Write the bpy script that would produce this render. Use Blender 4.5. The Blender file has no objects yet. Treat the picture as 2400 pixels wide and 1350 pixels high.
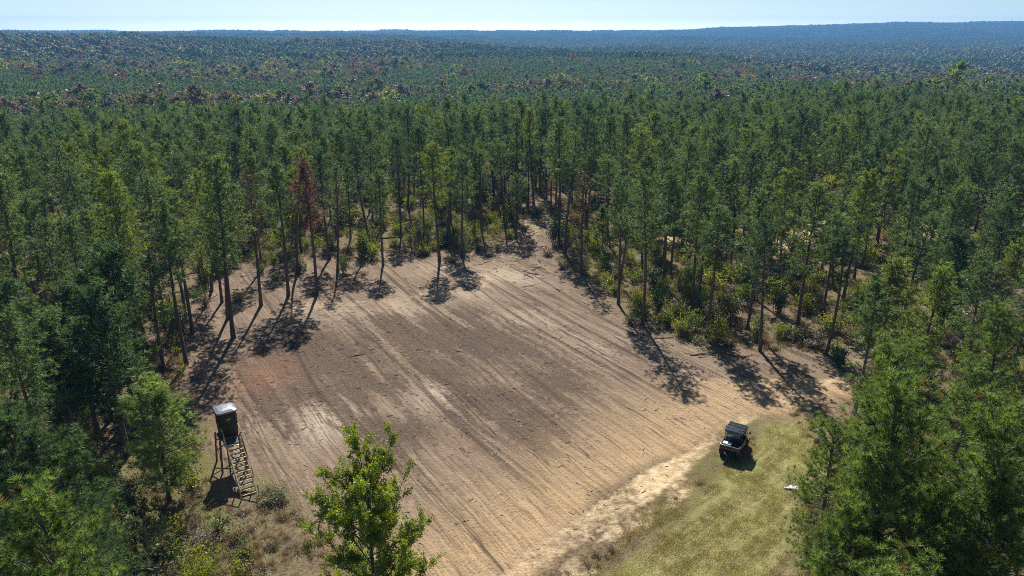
import bpy, math, random
import numpy as np
from mathutils import Vector, Matrix

# ------------------------------------------------------------------ camera, sky, sun, exposure
sc = bpy.context.scene
W0, H0, FPX = 2400.0, 1350.0, 1700.0
PITCH = math.radians(19.4)
CAMZ = 30.0
cam_d = bpy.data.cameras.new('camera'); cam = bpy.data.objects.new('camera', cam_d)
sc.collection.objects.link(cam); sc.camera = cam
cam.location = (0, 0, CAMZ)
cam.rotation_euler = (math.pi/2 - PITCH, 0, 0)
cam_d.sensor_width = 36.0; cam_d.lens = FPX/W0*36.0
cam_d.clip_start = 0.5; cam_d.clip_end = 40000

SUN_EL = math.radians(44); SUN_AZ = math.radians(-6.3)      # azimuth from +Y towards +X
w = bpy.data.worlds.new("World"); sc.world = w; w.use_nodes = True
nt = w.node_tree; nt.nodes.clear()
sky = nt.nodes.new('ShaderNodeTexSky'); sky.sky_type = 'NISHITA'; sky.sun_disc = False
sky.sun_elevation = SUN_EL; sky.sun_rotation = SUN_AZ
sky.air_density = 1.0; sky.dust_density = 1.0; sky.ozone_density = 3.0
bg = nt.nodes.new('ShaderNodeBackground'); bg.inputs[1].default_value = 0.05
wo = nt.nodes.new('ShaderNodeOutputWorld')
# low sky is paler and brighter than the blue overhead
tcw = nt.nodes.new('ShaderNodeTexCoord'); sxw = nt.nodes.new('ShaderNodeSeparateXYZ'); mrw = nt.nodes.new('ShaderNodeMapRange')
nt.links.new(tcw.outputs['Generated'], sxw.inputs[0]); nt.links.new(sxw.outputs['Z'], mrw.inputs['Value'])
mrw.interpolation_type = 'SMOOTHERSTEP'
mrw.inputs['From Min'].default_value = -0.02; mrw.inputs['From Max'].default_value = 0.09; mrw.inputs['To Min'].default_value = 3.5; mrw.inputs['To Max'].default_value = .8
vmw = nt.nodes.new('ShaderNodeVectorMath'); vmw.operation = 'SCALE'; nt.links.new(sky.outputs[0], vmw.inputs[0]); nt.links.new(mrw.outputs[0], vmw.inputs['Scale'])
tnw = nt.nodes.new('ShaderNodeVectorMath'); tnw.operation = 'MULTIPLY'; 
mr2 = nt.nodes.new('ShaderNodeMapRange'); mr2.interpolation_type = 'SMOOTHSTEP'; nt.links.new(sxw.outputs['Z'], mr2.inputs['Value'])
mr2.inputs['From Min'].default_value = .0; mr2.inputs['From Max'].default_value = .03; mr2.inputs['To Min'].default_value = 1.7; mr2.inputs['To Max'].default_value = 1.0
vm2 = nt.nodes.new('ShaderNodeVectorMath'); vm2.operation = 'SCALE'; nt.links.new(vmw.outputs[0], vm2.inputs[0]); nt.links.new(mr2.outputs[0], vm2.inputs['Scale']); nt.links.new(vm2.outputs[0], tnw.inputs[0]); tnw.inputs[1].default_value = (.77, .93, 1.10)
nt.links.new(tnw.outputs[0], bg.inputs[0]); nt.links.new(bg.outputs[0], wo.inputs[0])
sd = bpy.data.lights.new('sun', 'SUN'); so = bpy.data.objects.new('sun', sd); sc.collection.objects.link(so)
sd.energy = 5.0; sd.angle = math.radians(0.53); sd.color = (1.0, 0.95, 0.87)
S = Vector((math.sin(SUN_AZ)*math.cos(SUN_EL), math.cos(SUN_AZ)*math.cos(SUN_EL), math.sin(SUN_EL)))
so.rotation_euler = S.to_track_quat('Z', 'Y').to_euler(); so.location = (0, 0, 120)
sc.view_settings.view_transform = 'Standard'; sc.view_settings.look = 'None'
sc.view_settings.gamma = 1.0; sc.view_settings.exposure = 0.52
sc.cycles.max_bounces = 5; sc.cycles.diffuse_bounces = 2; sc.cycles.glossy_bounces = 2
sc.cycles.transmission_bounces = 3; sc.cycles.volume_bounces = 0; sc.cycles.transparent_max_bounces = 8
sc.cycles.use_denoising = False; sc.cycles.pixel_filter_type = 'BLACKMAN_HARRIS'; sc.cycles.filter_width = 1.0

# ------------------------------------------------------------------ small helpers
rng = np.random.default_rng(7)
random.seed(7)
COL = sc.collection
cp, sp = math.cos(PITCH), math.sin(PITCH)

def lerp_tab(x, xs, ys): return np.interp(x, xs, ys)
def sstep(a, b, x):
    t = np.clip((x-a)/(b-a), 0, 1); return t*t*(3-2*t)

_nr = np.random.default_rng(99)
_NW = [(_nr.normal(size=(12, 2)), _nr.uniform(0, 6.28, 12)) for _ in range(12)]
def noise2(x, y, scale, k=0):
    """smooth pseudo noise about -1..1, feature size ~ scale metres"""
    d, ph = _NW[k]
    out = np.zeros(np.broadcast(x, y).shape)
    for i in range(12):
        out = out + np.sin((x*d[i, 0]+y*d[i, 1])*2.2/scale+ph[i])
    return out/4.2

def terrain(x, y):
    x = np.asarray(x, float); y = np.asarray(y, float)
    r = np.sqrt(x*x+y*y)
    u = np.where(y > 5, x/np.maximum(y, 5), np.sign(x)*3.0)
    u = np.clip(u, -1.2, 1.2)
    # fall away behind the clearing
    drop = lerp_tab(u, [-.7, -.3, .1, .25, .38, .7], [-11, -14, -14, -11, -6, -4])
    z = drop*sstep(115, 330, r)
    # right-hand plateau ends, valley behind
    rr = sstep(.2, .42, u)
    z = z + rr*(-20*sstep(335, 560, r))
    # left hill
    hill = lerp_tab(u, [-.7, -.5, -.33, -.18, 0, .15], [19, 18, 15, 10, 2, 0])
    z = z + hill*sstep(520, 1400, r)
    z = z - lerp_tab(u, [-.1, .1], [0, 8])*sstep(600, 1500, r)*(1-rr)
    # far ridges
    far = lerp_tab(u, [-.7, -.3, -.1, .06, .14, .26, .36, .5, .7], [9, 13, 20, 34, 40, 52, 66, 86, 89])
    z = z + far*sstep(2600, 5200, r) 
    z = z + noise2(x, y, 380, 3)*6.5*sstep(450, 1200, r) + noise2(x, y, 1300, 4)*10*sstep(1800, 3600, r)
    z = z + noise2(x, y, 30, 5)*0.25*sstep(100, 160, r)
    kx, ky = -.50*1330, 1330.
    z = z + 9*np.exp(-((x-kx)**2+(y-ky)**2)/(2*34.**2))
    return z

def ray(px, py):
    a = (px-W0/2)/FPX; b = (py-H0/2)/FPX
    return np.array([a, cp - b*sp, -(sp + b*cp)])
def at(px, py, z=None):
    """ground point seen at a pixel of the photograph"""
    d = ray(px, py)
    if z is not None:
        t = (CAMZ-z)/-d[2]; return d[0]*t, d[1]*t
    t = 20.0
    for _ in range(4000):
        p = d*t
        if CAMZ+p[2] <= float(terrain(p[0], p[1])): break
        t *= 1.004
    return d[0]*t, d[1]*t
def proj(x, y, z):
    dz = np.asarray(z)-CAMZ
    dep = y*cp - dz*sp
    return W0/2+FPX*x/dep, H0/2 - FPX*(y*sp+dz*cp)/dep, dep
def height_for(x, y, topy):
    """height of an upright thing at x, y whose tip shows at row topy"""
    g = float(terrain(x, y)); b = (topy-H0/2)/FPX; f = sp+b*cp
    # CAMZ - z = (y cp + (CAMZ-z) sp) f / 1
    dz = (y*cp*f)/(1-sp*f) 
    return CAMZ - dz - g

# ------------------------------------------------------------------ materials
def nodes(m):
    m.use_nodes = True; n = m.node_tree; n.nodes.clear(); return n, n.nodes.new, n.links.new
def simple(name, col, rough=0.7, metal=0.0, var=0.15, scale=6.0, bump=0.0, coat=0.0):
    m = bpy.data.materials.new(name); n, N, L = nodes(m)
    o = N('ShaderNodeOutputMaterial'); b = N('ShaderNodeBsdfPrincipled'); L(b.outputs[0], o.inputs[0])
    tc = N('ShaderNodeTexCoord'); no = N('ShaderNodeTexNoise'); no.inputs['Scale'].default_value = scale
    no.inputs['Detail'].default_value = 5; L(tc.outputs['Object'], no.inputs['Vector'])
    mr = N('ShaderNodeMapRange'); mr.inputs['To Min'].default_value = 1-var; mr.inputs['To Max'].default_value = 1+var
    mr.inputs['From Min'].default_value = .25; mr.inputs['From Max'].default_value = .75
    L(no.outputs['Fac'], mr.inputs['Value'])
    mx = N('ShaderNodeMix'); mx.data_type = 'RGBA'; mx.blend_type = 'MULTIPLY'; mx.inputs[0].default_value = 1
    mx.inputs[6].default_value = (*col, 1); L(mr.outputs[0], mx.inputs[7]); L(mx.outputs[2], b.inputs['Base Color'])
    b.inputs['Roughness'].default_value = rough; b.inputs['Metallic'].default_value = metal
    b.inputs['Coat Weight'].default_value = coat
    if bump:
        bp = N('ShaderNodeBump'); bp.inputs['Strength'].default_value = bump; bp.inputs['Distance'].default_value = .02
        L(no.outputs['Fac'], bp.inputs['Height']); L(bp.outputs[0], b.inputs['Normal'])
    return m

def foliage(name, c1, c2, transl=0.5, gloss=0.03, clump=0.7, c3=None):
    """c1..c2 chosen per plant, lighter and darker leaf clusters by a coarse noise, c3 = odd coloured clusters"""
    m = bpy.data.materials.new(name); n, N, L = nodes(m)
    o = N('ShaderNodeOutputMaterial')
    oi = N('ShaderNodeObjectInfo')
    mx = N('ShaderNodeMix'); mx.data_type = 'RGBA'; mx.inputs[6].default_value = (*c1, 1); mx.inputs[7].default_value = (*c2, 1)
    L(oi.outputs['Random'], mx.inputs[0])
    tc = N('ShaderNodeTexCoord')
    no = N('ShaderNodeTexNoise'); no.inputs['Scale'].default_value = clump; no.inputs['Detail'].default_value = 3
    L(tc.outputs['Object'], no.inputs['Vector'])
    mr = N('ShaderNodeMapRange'); mr.inputs['From Min'].default_value = .3; mr.inputs['From Max'].default_value = .7
    mr.inputs['To Min'].default_value = .5; mr.inputs['To Max'].default_value = 1.75
    L(no.outputs['Fac'], mr.inputs['Value'])
    m2 = N('ShaderNodeMix'); m2.data_type = 'RGBA'; m2.blend_type = 'MULTIPLY'; m2.inputs[0].default_value = 1
    L(mx.outputs[2], m2.inputs[6]); L(mr.outputs[0], m2.inputs[7])
    out = m2.outputs[2]
    if c3:
        n3 = N('ShaderNodeTexNoise'); n3.inputs['Scale'].default_value = clump*1.3; L(tc.outputs['Object'], n3.inputs['Vector'])
        n3.noise_dimensions = '4D'; L(oi.outputs['Random'], n3.inputs['W'])
        r3 = N('ShaderNodeMapRange'); r3.inputs['From Min'].default_value = .62; r3.inputs['From Max'].default_value = .72
        L(n3.outputs['Fac'], r3.inputs['Value'])
        m3 = N('ShaderNodeMix'); m3.data_type = 'RGBA'; L(r3.outputs[0], m3.inputs[0]); L(out, m3.inputs[6]); m3.inputs[7].default_value = (*c3, 1)
        out = m3.outputs[2]
    d = N('ShaderNodeBsdfDiffuse'); t = N('ShaderNodeBsdfTranslucent'); L(out, d.inputs[0])
    hs = N('ShaderNodeHueSaturation'); hs.inputs['Hue'].default_value = .484; hs.inputs['Saturation'].default_value = 1.15; hs.inputs['Value'].default_value = 1.35
    L(out, hs.inputs['Color']); L(hs.outputs[0], t.inputs[0])
    s = N('ShaderNodeMixShader'); s.inputs[0].default_value = transl; L(d.outputs[0], s.inputs[1]); L(t.outputs[0], s.inputs[2])
    g = N('ShaderNodeBsdfGlossy'); g.inputs['Roughness'].default_value = .45; g.inputs[0].default_value = (.9, .95, 1, 1)
    s2 = N('ShaderNodeMixShader'); s2.inputs[0].default_value = gloss; L(s.outputs[0], s2.inputs[1]); L(g.outputs[0], s2.inputs[2])
    L(s2.outputs[0], o.inputs[0])
    return m

M = {}
M['bark'] = simple('pine_bark', (.125, .09, .078), .9, var=.45, scale=9, bump=.5)
M['bark_grey'] = simple('grey_bark', (.14, .12, .10), .9, var=.35, scale=9, bump=.4)
M['dead_wood'] = simple('dead_wood', (.24, .20, .165), .9, var=.4, scale=14)
M['pine'] = foliage('pine_needles', (.098, .162, .058), (.135, .195, .06))
M['pine_dark'] = foliage('dark_pine_needles', (.062, .115, .042), (.085, .135, .045))
M['pine_light'] = foliage('light_pine_needles', (.15, .22, .05), (.18, .23, .05), .5)
M['pine_young'] = foliage('young_pine_needles', (.18, .26, .08), (.19, .265, .08), .55, clump=1.0)
M['pine_far'] = foliage('far_pine_needles', (.082, .142, .058), (.115, .168, .06), clump=.35)
M['pine_brown'] = foliage('browning_pine_needles', (.10, .085, .04), (.11, .08, .045), c3=(.05, .09, .03))
M['pine_red'] = foliage('dead_red_needles', (.18, .10, .07), (.20, .11, .075), .35)
M['pine_pale'] = foliage('pale_silvery_needles', (.11, .16, .10), (.13, .17, .11), .4, .12)
M['pine_near'] = foliage('near_pine_needles', (.12, .195, .05), (.155, .22, .055), .5, clump=1.3, c3=(.20, .135, .045))
M['leaf_sweet'] = foliage('sweetgum_leaves', (.18, .245, .024), (.195, .255, .026), .5, .04, clump=1.6, c3=(.26, .24, .04))
M['leaf_green'] = foliage('green_leaves', (.10, .16, .035), (.14, .19, .04), .5, c3=(.15, .13, .03))
M['leaf_dark'] = foliage('dark_evergreen_leaves', (.018, .05, .022), (.03, .065, .028), .3, .03)
M['leaf_yellow'] = foliage('yellow_green_leaves', (.20, .25, .045), (.24, .25, .05), .5, c3=(.22, .19, .06))
M['leaf_olive'] = foliage('olive_leaves', (.13, .145, .06), (.165, .155, .065), .45, c3=(.17, .10, .04))
M['leaf_rust'] = foliage('rust_leaves', (.19, .115, .045), (.25, .165, .05), .45, c3=(.10, .10, .03))
M['leaf_grey'] = foliage('grey_brown_leaves', (.17, .145, .10), (.20, .165, .11), .35, c3=(.09, .11, .05))
M['straw'] = foliage('dry_straw', (.34, .27, .15), (.28, .21, .11), .35, c3=(.12, .14, .04))

# ------------------------------------------------------------------ mesh building
def mesh_np(name, V, F, mats, midx=None, smooth=False):
    """V (n,3); F list of (m,k) int arrays"""
    me = bpy.data.meshes.new(name)
    V = np.asarray(V, np.float32)
    me.vertices.add(len(V)); me.vertices.foreach_set('co', V.ravel())
    loops = np.concatenate([f.ravel() for f in F]) if F else np.zeros(0, int)
    cnt = np.concatenate([np.full(len(f), f.shape[1]) for f in F])
    st = np.concatenate([[0], np.cumsum(cnt)[:-1]])
    me.loops.add(len(loops)); me.loops.foreach_set('vertex_index', loops.astype(np.int32))
    me.polygons.add(len(cnt)); me.polygons.foreach_set('loop_start', st.astype(np.int32))
    me.polygons.foreach_set('loop_total', cnt.astype(np.int32))
    for m in mats: me.materials.append(m)
    if midx is not None: me.polygons.foreach_set('material_index', np.asarray(midx, np.int32))
    if smooth: me.polygons.foreach_set('use_smooth', np.ones(len(cnt), bool))
    me.update(calc_edges=True); me.validate()
    return me

class MB:
    def __init__(s): s.V = []; s.F = []; s.n = 0
    def add(s, v, f):
        v = np.asarray(v, float); s.V.append(v)
        s.F += [[i+s.n for i in q] for q in f]; s.n += len(v); return s
    def box(s, c, size, rot=None, taper=1.0):
        x, y, z = [q/2 for q in size]
        v = np.array([[-x, -y, -z], [x, -y, -z], [x, y, -z], [-x, y, -z], [-x*taper, -y*taper, z], [x*taper, -y*taper, z], [x*taper, y*taper, z], [-x*taper, y*taper, z]])
        if rot is not None: v = v @ np.array(rot.to_3x3()).T
        return s.add(v+np.array(c), [(0, 3, 2, 1), (4, 5, 6, 7), (0, 1, 5, 4), (1, 2, 6, 5), (2, 3, 7, 6), (3, 0, 4, 7)])
    def bar(s, a, b, wd, ht=None):
        """rectangular bar between two points"""
        a = Vector(a); b = Vector(b); d = b-a; ht = ht or wd
        r = d.to_track_quat('Z', 'Y').to_matrix()
        return s.box((a+b)/2, (wd, ht, d.length), r)
    def tube(s, pts, rad, n=8, cap=True):
        pts = [Vector(p) for p in pts]
        rad = rad if hasattr(rad, '__len__') else [rad]*len(pts)
        vs = []
        for i, p in enumerate(pts):
            d = (pts[min(i+1, len(pts)-1)]-pts[max(i-1, 0)]).normalized()
            q = d.to_track_quat('Z', 'Y').to_matrix()
            for k in range(n):
                a = 2*math.pi*k/n
                vs.append(p+q @ Vector((math.cos(a)*rad[i], math.sin(a)*rad[i], 0)))
        f = []
        for i in range(len(pts)-1):
            for k in range(n):
                k2 = (k+1) % n; f.append((i*n+k, i*n+k2, (i+1)*n+k2, (i+1)*n+k))
        if cap: f += [tuple(range(n))[::-1], tuple(range((len(pts)-1)*n, len(pts)*n))]
        return s.add([tuple(v) for v in vs], f)
    def prism(s, prof, y0, y1):
        """profile in x,z extruded along y"""
        n = len(prof)
        v = [(x, y0, z) for x, z in prof]+[(x, y1, z) for x, z in prof]
        f = [tuple(range(n)), tuple(range(2*n-1, n-1, -1))]+[(i, i+n, (i+1) % n+n, (i+1) % n) for i in range(n)]
        return s.add(v, f)
    def build(s, name, mat, parent=None, bevel=0.0, smooth=False):
        me = bpy.data.meshes.new(name)
        me.from_pydata(np.concatenate(s.V).tolist(), [], s.F); me.materials.append(mat)
        if smooth: me.polygons.foreach_set('use_smooth', np.ones(len(me.polygons), bool))
        me.validate(); me.update()
        import bmesh
        bm = bmesh.new(); bm.from_mesh(me); bmesh.ops.recalc_face_normals(bm, faces=bm.faces); bm.to_mesh(me); bm.free()
        o = bpy.data.objects.new(name, me); COL.objects.link(o)
        if parent: o.parent = parent
        if bevel:
            b = o.modifiers.new('bevel', 'BEVEL'); b.width = bevel; b.segments = 2; b.limit_method = 'ANGLE'
        return o

def tag(o, label=None, cat=None, group=None, kind=None):
    if label: o['label'] = label
    if cat: o['category'] = cat
    if group: o['group'] = group
    if kind: o['kind'] = kind
    return o
def empty(name, loc, rz=0.0):
    o = bpy.data.objects.new(name, None); COL.objects.link(o); o.location = loc; o.rotation_euler = (0, 0, rz)
    o.empty_display_size = .3; return o

# tapered branching wood, as arrays -------------------------------------------------
def tubes_np(paths, n=5):
    """paths: list of (pts (k,3), radii (k))"""
    Vs, Fs, base = [], [], 0
    ang = np.arange(n)*2*np.pi/n; ca, sa = np.cos(ang), np.sin(ang)
    for P, R in paths:
        P = np.asarray(P, float); k = len(P)
        d = np.gradient(P, axis=0); d /= np.linalg.norm(d, axis=1)[:, None]+1e-9
        ref = np.where(np.abs(d[:, 2:3]) > .9, np.array([[1., 0, 0]]), np.array([[0, 0, 1.]]))
        a = np.cross(d, ref); a /= np.linalg.norm(a, axis=1)[:, None]+1e-9; b = np.cross(d, a)
        R = np.asarray(R)[:, None, None]
        v = P[:, None, :]+R*(a[:, None, :]*ca[None, :, None]+b[:, None, :]*sa[None, :, None])
        Vs.append(v.reshape(-1, 3))
        i = np.arange(k-1)[:, None]*n; j = np.arange(n)[None, :]; j2 = (j+1) % n
        Fs.append(np.stack([i+j, i+j2, i+n+j2, i+n+j], -1).reshape(-1, 4)+base)
        base += k*n
    return np.concatenate(Vs), np.concatenate(Fs)

def needles(r, P, D, n, L, wd, spread=.75):
    """n narrow triangles starring out of every point P towards D"""
    P = np.repeat(P, n, 0); D = np.repeat(D, n, 0)
    d = D*.75+r.normal(size=D.shape)*spread; d /= np.linalg.norm(d, axis=1)[:, None]
    sd_ = np.cross(d, r.normal(size=d.shape)); sd_ /= np.linalg.norm(sd_, axis=1)[:, None]
    l = L*r.uniform(.7, 1.15, (len(d), 1)); q = P+d*l*.12
    a = q+sd_*wd/2; b = q-sd_*wd/2; c = P+d*l
    V = np.stack([a, b, c], 1).reshape(-1, 3)
    return V, np.arange(len(V)).reshape(-1, 3)

def leaves(r, P, D, size, asp=.6):
    n = len(P)
    d = D*.5+r.normal(size=D.shape)*.7; d /= np.linalg.norm(d, axis=1)[:, None]
    s_ = np.cross(d, r.normal(size=d.shape)); s_ /= np.linalg.norm(s_, axis=1)[:, None]
    l = size*r.uniform(.6, 1.25, (n, 1)); w_ = l*asp/2
    V = np.stack([P, P+d*l*.5+s_*w_, P+d*l, P+d*l*.5-s_*w_], 1).reshape(-1, 3)
    return V, np.arange(len(V)).reshape(-1, 4)

def pine_arrays(seed, H=17.0, cb=.5, R=2.2, nb=55, tufts=9, nn=9, L=.42, wd=.085, r0=.17, lean=.3, limbs=True, top=.35, fill=1.0, spread=.75):
    r = np.random.default_rng(seed)
    k = 12; z = np.linspace(0, H, k)
    ph = r.uniform(0, 6.28, 4); t = z/H
    cx = lean*(np.sin(t*3+ph[0])-np.sin(ph[0]))*.6; cy = lean*(np.sin(t*2.6+ph[1])-np.sin(ph[1]))*.6
    rad = r0*(1-t)**.75+.025; rad[0] *= 1.25
    paths = [(np.stack([cx, cy, z], 1), rad)]
    C = lambda zz: np.stack([np.interp(zz, z, cx), np.interp(zz, z, cy), zz], -1)
    TP, TD = [], []
    zb = cb*H; gaps = r.uniform(0, 6.28, 2)
    for i in range(nb):
        f = (i+r.uniform(0, 1))/nb; zz = zb+(H*.985-zb)*f
        prof = math.sqrt(max(.02, 1-((f-.32)/.78)**2)) if f > .32 else .55+.45*(f/.32)
        prof = max(prof, top*(1.15-f))
        Lb = R*prof*r.uniform(.55, 1.15)
        az = i*2.399+r.normal()*.5
        if r.uniform() < .25*abs(math.sin(az/2-gaps[0])): Lb *= .6
        el = math.radians(8+52*f**1.3+r.normal()*8)
        p0 = C(np.array(zz))
        s_ = np.linspace(0, 1, 4)[:, None]
        dr = np.array([math.cos(az)*math.cos(el), math.sin(az)*math.cos(el), math.sin(el)])
        P = p0+dr*Lb*s_+np.array([0, 0, 1])*(s_**2)*Lb*.18
        if limbs: paths.append((P, np.array([.035, .027, .018, .008])*(.6+Lb/R*.6)))
        m = max(2, int(tufts*fill*(Lb/R+.25)))
        s2 = r.uniform(.25, 1.03, (m, 1))**.8
        lat = np.cross(dr, [0, 0, 1.]); lat /= np.linalg.norm(lat)
        Q = p0+dr*Lb*s2+np.array([0, 0, 1.])*(s2**2)*Lb*.18
        off = r.normal(size=(m, 1))*.24*Lb*(1.15-s2*.5)
        Q = Q+lat*off+np.array([0, 0, 1.])*r.normal(size=(m, 1))*.16
        dd = dr*.6+lat*off*.8/Lb*2+np.array([0, 0, .55])
        dd = dd/np.linalg.norm(dd, axis=1)[:, None]
        TP.append(Q); TD.append(dd)
    # leader tuft
    m = max(3, int(tufts*.6)); Q = C(np.full(m, H-.2))+r.normal(size=(m, 3))*.18; TP.append(Q); TD.append(np.tile([0, 0, 1.], (m, 1)))
    if limbs:   # dead stubs below the crown
        for i in range(9):
            zz = r.uniform(.45, 1.0)*(cb+.03)*H; az = r.uniform(0, 6.28); l = r.uniform(.3, 1.3)
            p0 = C(np.array(zz)); d = np.array([math.cos(az), math.sin(az), r.uniform(-.25, .3)])
            paths.append((np.stack([p0, p0+d*l*.5, p0+d*l]), [.02, .014, .006]))
    TP = np.concatenate(TP); TD = np.concatenate(TD)
    NV, NF = needles(r, TP, TD, nn, L, wd, spread)
    TV, TF = tubes_np(paths, 6 if limbs else 4)
    kz = H/NV[:, 2].max(); NV[:, 2] *= kz; TV[:, 2] *= kz
    return TV, TF, NV, NF

def broad_arrays(seed, H=14.0, R=3.0, cb=.3, nb=26, sub=5, lv=26, leaf=.3, r0=.18, up=.75, conic=.5, limbs=True):
    r = np.random.default_rng(seed)
    k = 9; z = np.linspace(0, H*.93, k); t = z/H
    ph = r.uniform(0, 6.28, 4)
    cx = .35*(np.sin(t*4+ph[0])-np.sin(ph[0])); cy = .35*(np.sin(t*3.4+ph[1])-np.sin(ph[1]))
    paths = [(np.stack([cx, cy, z], 1), r0*(1-t)**.9+.02)]
    LP, LD = [], []
    for i in range(nb):
        f = (i+r.uniform(0, .9))/nb; zz = H*(cb+(.9-cb)*f)
        pr = math.sin(math.pi*min(1, (f*.8+.18)))**.6*(1-conic*f)
        Lb = R*pr*r.uniform(.75, 1.2)*1.1; az = i*2.399+r.normal()*.35
        el = math.radians(20+45*up*f+r.normal()*7)
        p0 = np.array([np.interp(zz, z, cx), np.interp(zz, z, cy), min(zz, H*.92)])
        dr = np.array([math.cos(az)*math.cos(el), math.sin(az)*math.cos(el), math.sin(el)])
        s_ = np.linspace(0, 1, 5)[:, None]
        P = p0+dr*Lb*s_+np.array([0, 0, 1.])*s_**2*Lb*.22*up + r.normal(size=(5, 3))*.04*Lb*s_
        paths.append((P, np.linspace(.05, .008, 5)*(.5+Lb/R*.7)))
        for j in range(sub):
            s0 = r.uniform(.3, 1.0); a = P[0]+(P[-1]-P[0])*s0+np.array([0, 0, 1.])*(s0**2-s0)*Lb*.2*up
            d2 = dr+r.normal(size=3)*.65+np.array([0, 0, .2]); d2 /= np.linalg.norm(d2)
            l2 = Lb*r.uniform(.2, .42)
            if limbs: paths.append((np.stack([a, a+d2*l2*.5, a+d2*l2]), [.014, .01, .005]))
            m = lv; s3 = r.uniform(.1, 1.1, (m, 1))
            LP.append(a+d2*l2*s3+r.normal(size=(m, 3))*.11*(R/3)*(leaf/.2)**.5); LD.append(np.tile(d2, (m, 1)))
    # shoots at the top
    for i in range(3):
        az = r.uniform(0, 6.28); d2 = np.array([math.cos(az)*.25, math.sin(az)*.25, 1.]); a = np.array([cx[-1], cy[-1], H*.9]); l2 = H*.1*r.uniform(.6, 1.1)
        paths.append((np.stack([a, a+d2*l2*.5, a+d2*l2]), [.02, .012, .005]))
        s3 = r.uniform(0, 1.05, (lv*3, 1)); LP.append(a+d2*l2*s3+r.normal(size=(lv*3, 3))*.16); LD.append(np.tile(d2, (lv*3, 1)))
    LP = np.concatenate(LP); LD = np.concatenate(LD)
    NV, NF = leaves(r, LP, LD, leaf)
    TV, TF = tubes_np(paths, 6)
    return TV, TF, NV, NF

def sweet_arrays(seed, H, R):
    """young sweetgum: straight leader, ascending whippy limbs, leaves along every twig"""
    r = np.random.default_rng(seed); paths, LP, LD = [], [], []
    z = np.linspace(0, H*.9, 9); paths.append((np.stack([.1*np.sin(z), .1*np.cos(z*.8), z], 1), .15*(1-z/H)**.9+.012))
    def limb(p0, d, l, rad, depth):
        n = 6; s_ = np.linspace(0, 1, n)[:, None]; bend = r.normal(size=3)*.12*l+np.array([0, 0, .16*l])
        P = p0+d*l*s_+bend*s_**2; paths.append((P, np.linspace(rad, rad*.25, n)))
        m = int(l*(125 if depth else 65)); q = r.uniform(.12 if depth else .35, 1.02, (m, 1)); LP.append(p0+d*l*q+bend*q**2+r.normal(size=(m, 3))*.065); LD.append(np.tile(d*.5+[0, 0, .2], (m, 1)))
        if depth < 2:
            k = int(3+l*(1.9 if depth == 0 else 1.1))
            for j in range(k):
                q = r.uniform(.25, .97); a = p0+d*l*q+bend*q*q; d2 = d+r.normal(size=3)*.55+np.array([0, 0, .12]); d2 /= np.linalg.norm(d2)
                limb(a, d2, l*r.uniform(.22, .42)*(1.15-q*.4), rad*.4, depth+1)
    for i in range(72):
        f = (i+.5)/72; zz = H*(.22+.70*f); prof = min(1, .62+f*1.3) if f < .3 else 1-.62*((f-.3)/.7)**3.2
        az = i*2.4+r.normal()*.3; el = math.radians(22+30*f+r.normal()*8)
        d = np.array([math.cos(az)*math.cos(el), math.sin(az)*math.cos(el), math.sin(el)])
        limb(np.array([0, 0, min(zz, H*.89)]), d, max(.5, R*prof*r.uniform(.6, 1.22)), .04, 0)
    for i in range(3):
        d = np.array([[-.35, .1, 1.], [.48, .05, 1.], [.05, .3, 1.]][i]); d /= np.linalg.norm(d); limb(np.array([0, 0, H*.84]), d, H*.16*(.7+.15*i), .03, 0)
    LP = np.concatenate(LP); LD = np.concatenate(LD); NV, NF = leaves(r, LP, LD, .078, .85); TV, TF = tubes_np(paths, 5)
    return TV, TF, NV, NF

def shrub_arrays(seed, H=1.6, R=1.0, stems=12, lv=45, leaf=.2):
    r = np.random.default_rng(seed); paths, LP, LD = [], [], []
    for i in range(stems):
        az = r.uniform(0, 6.28); tilt = r.uniform(.05, .9)*R/H; l = H*r.uniform(.55, 1.05)
        d = np.array([math.cos(az)*tilt, math.sin(az)*tilt, 1.0]); p0 = np.array([math.cos(az), math.sin(az), 0])*r.uniform(0, .25)*R
        P = np.stack([p0, p0+d*l*.5, p0+d*l]); paths.append((P, [.02, .014, .005]))
        s3 = r.uniform(.22, 1.05, (lv, 1)); LP.append(p0+d*l*s3+r.normal(size=(lv, 3))*.2*R*np.array([1, 1, .7])); LD.append(np.tile(d/np.linalg.norm(d), (lv, 1)))
    NV, NF = leaves(r, np.concatenate(LP), np.concatenate(LD), leaf)
    NV[:, 2] = np.maximum(NV[:, 2], .02)
    TV, TF = tubes_np(paths, 4); return TV, TF, NV, NF

def two_part(arr, wood, leafm, n1='trunk', n2='crown'):
    TV, TF, NV, NF = arr
    return (mesh_np(n1, TV, [TF], [wood], smooth=True), mesh_np(n2, NV, [NF], [leafm]))
def one_mesh(name, arr, wood, leafm):
    TV, TF, NV, NF = arr
    return mesh_np(name, np.concatenate([TV, NV]), [TF, NF+len(TV)], [wood, leafm], np.concatenate([np.zeros(len(TF)), np.ones(len(NF))]))

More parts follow.
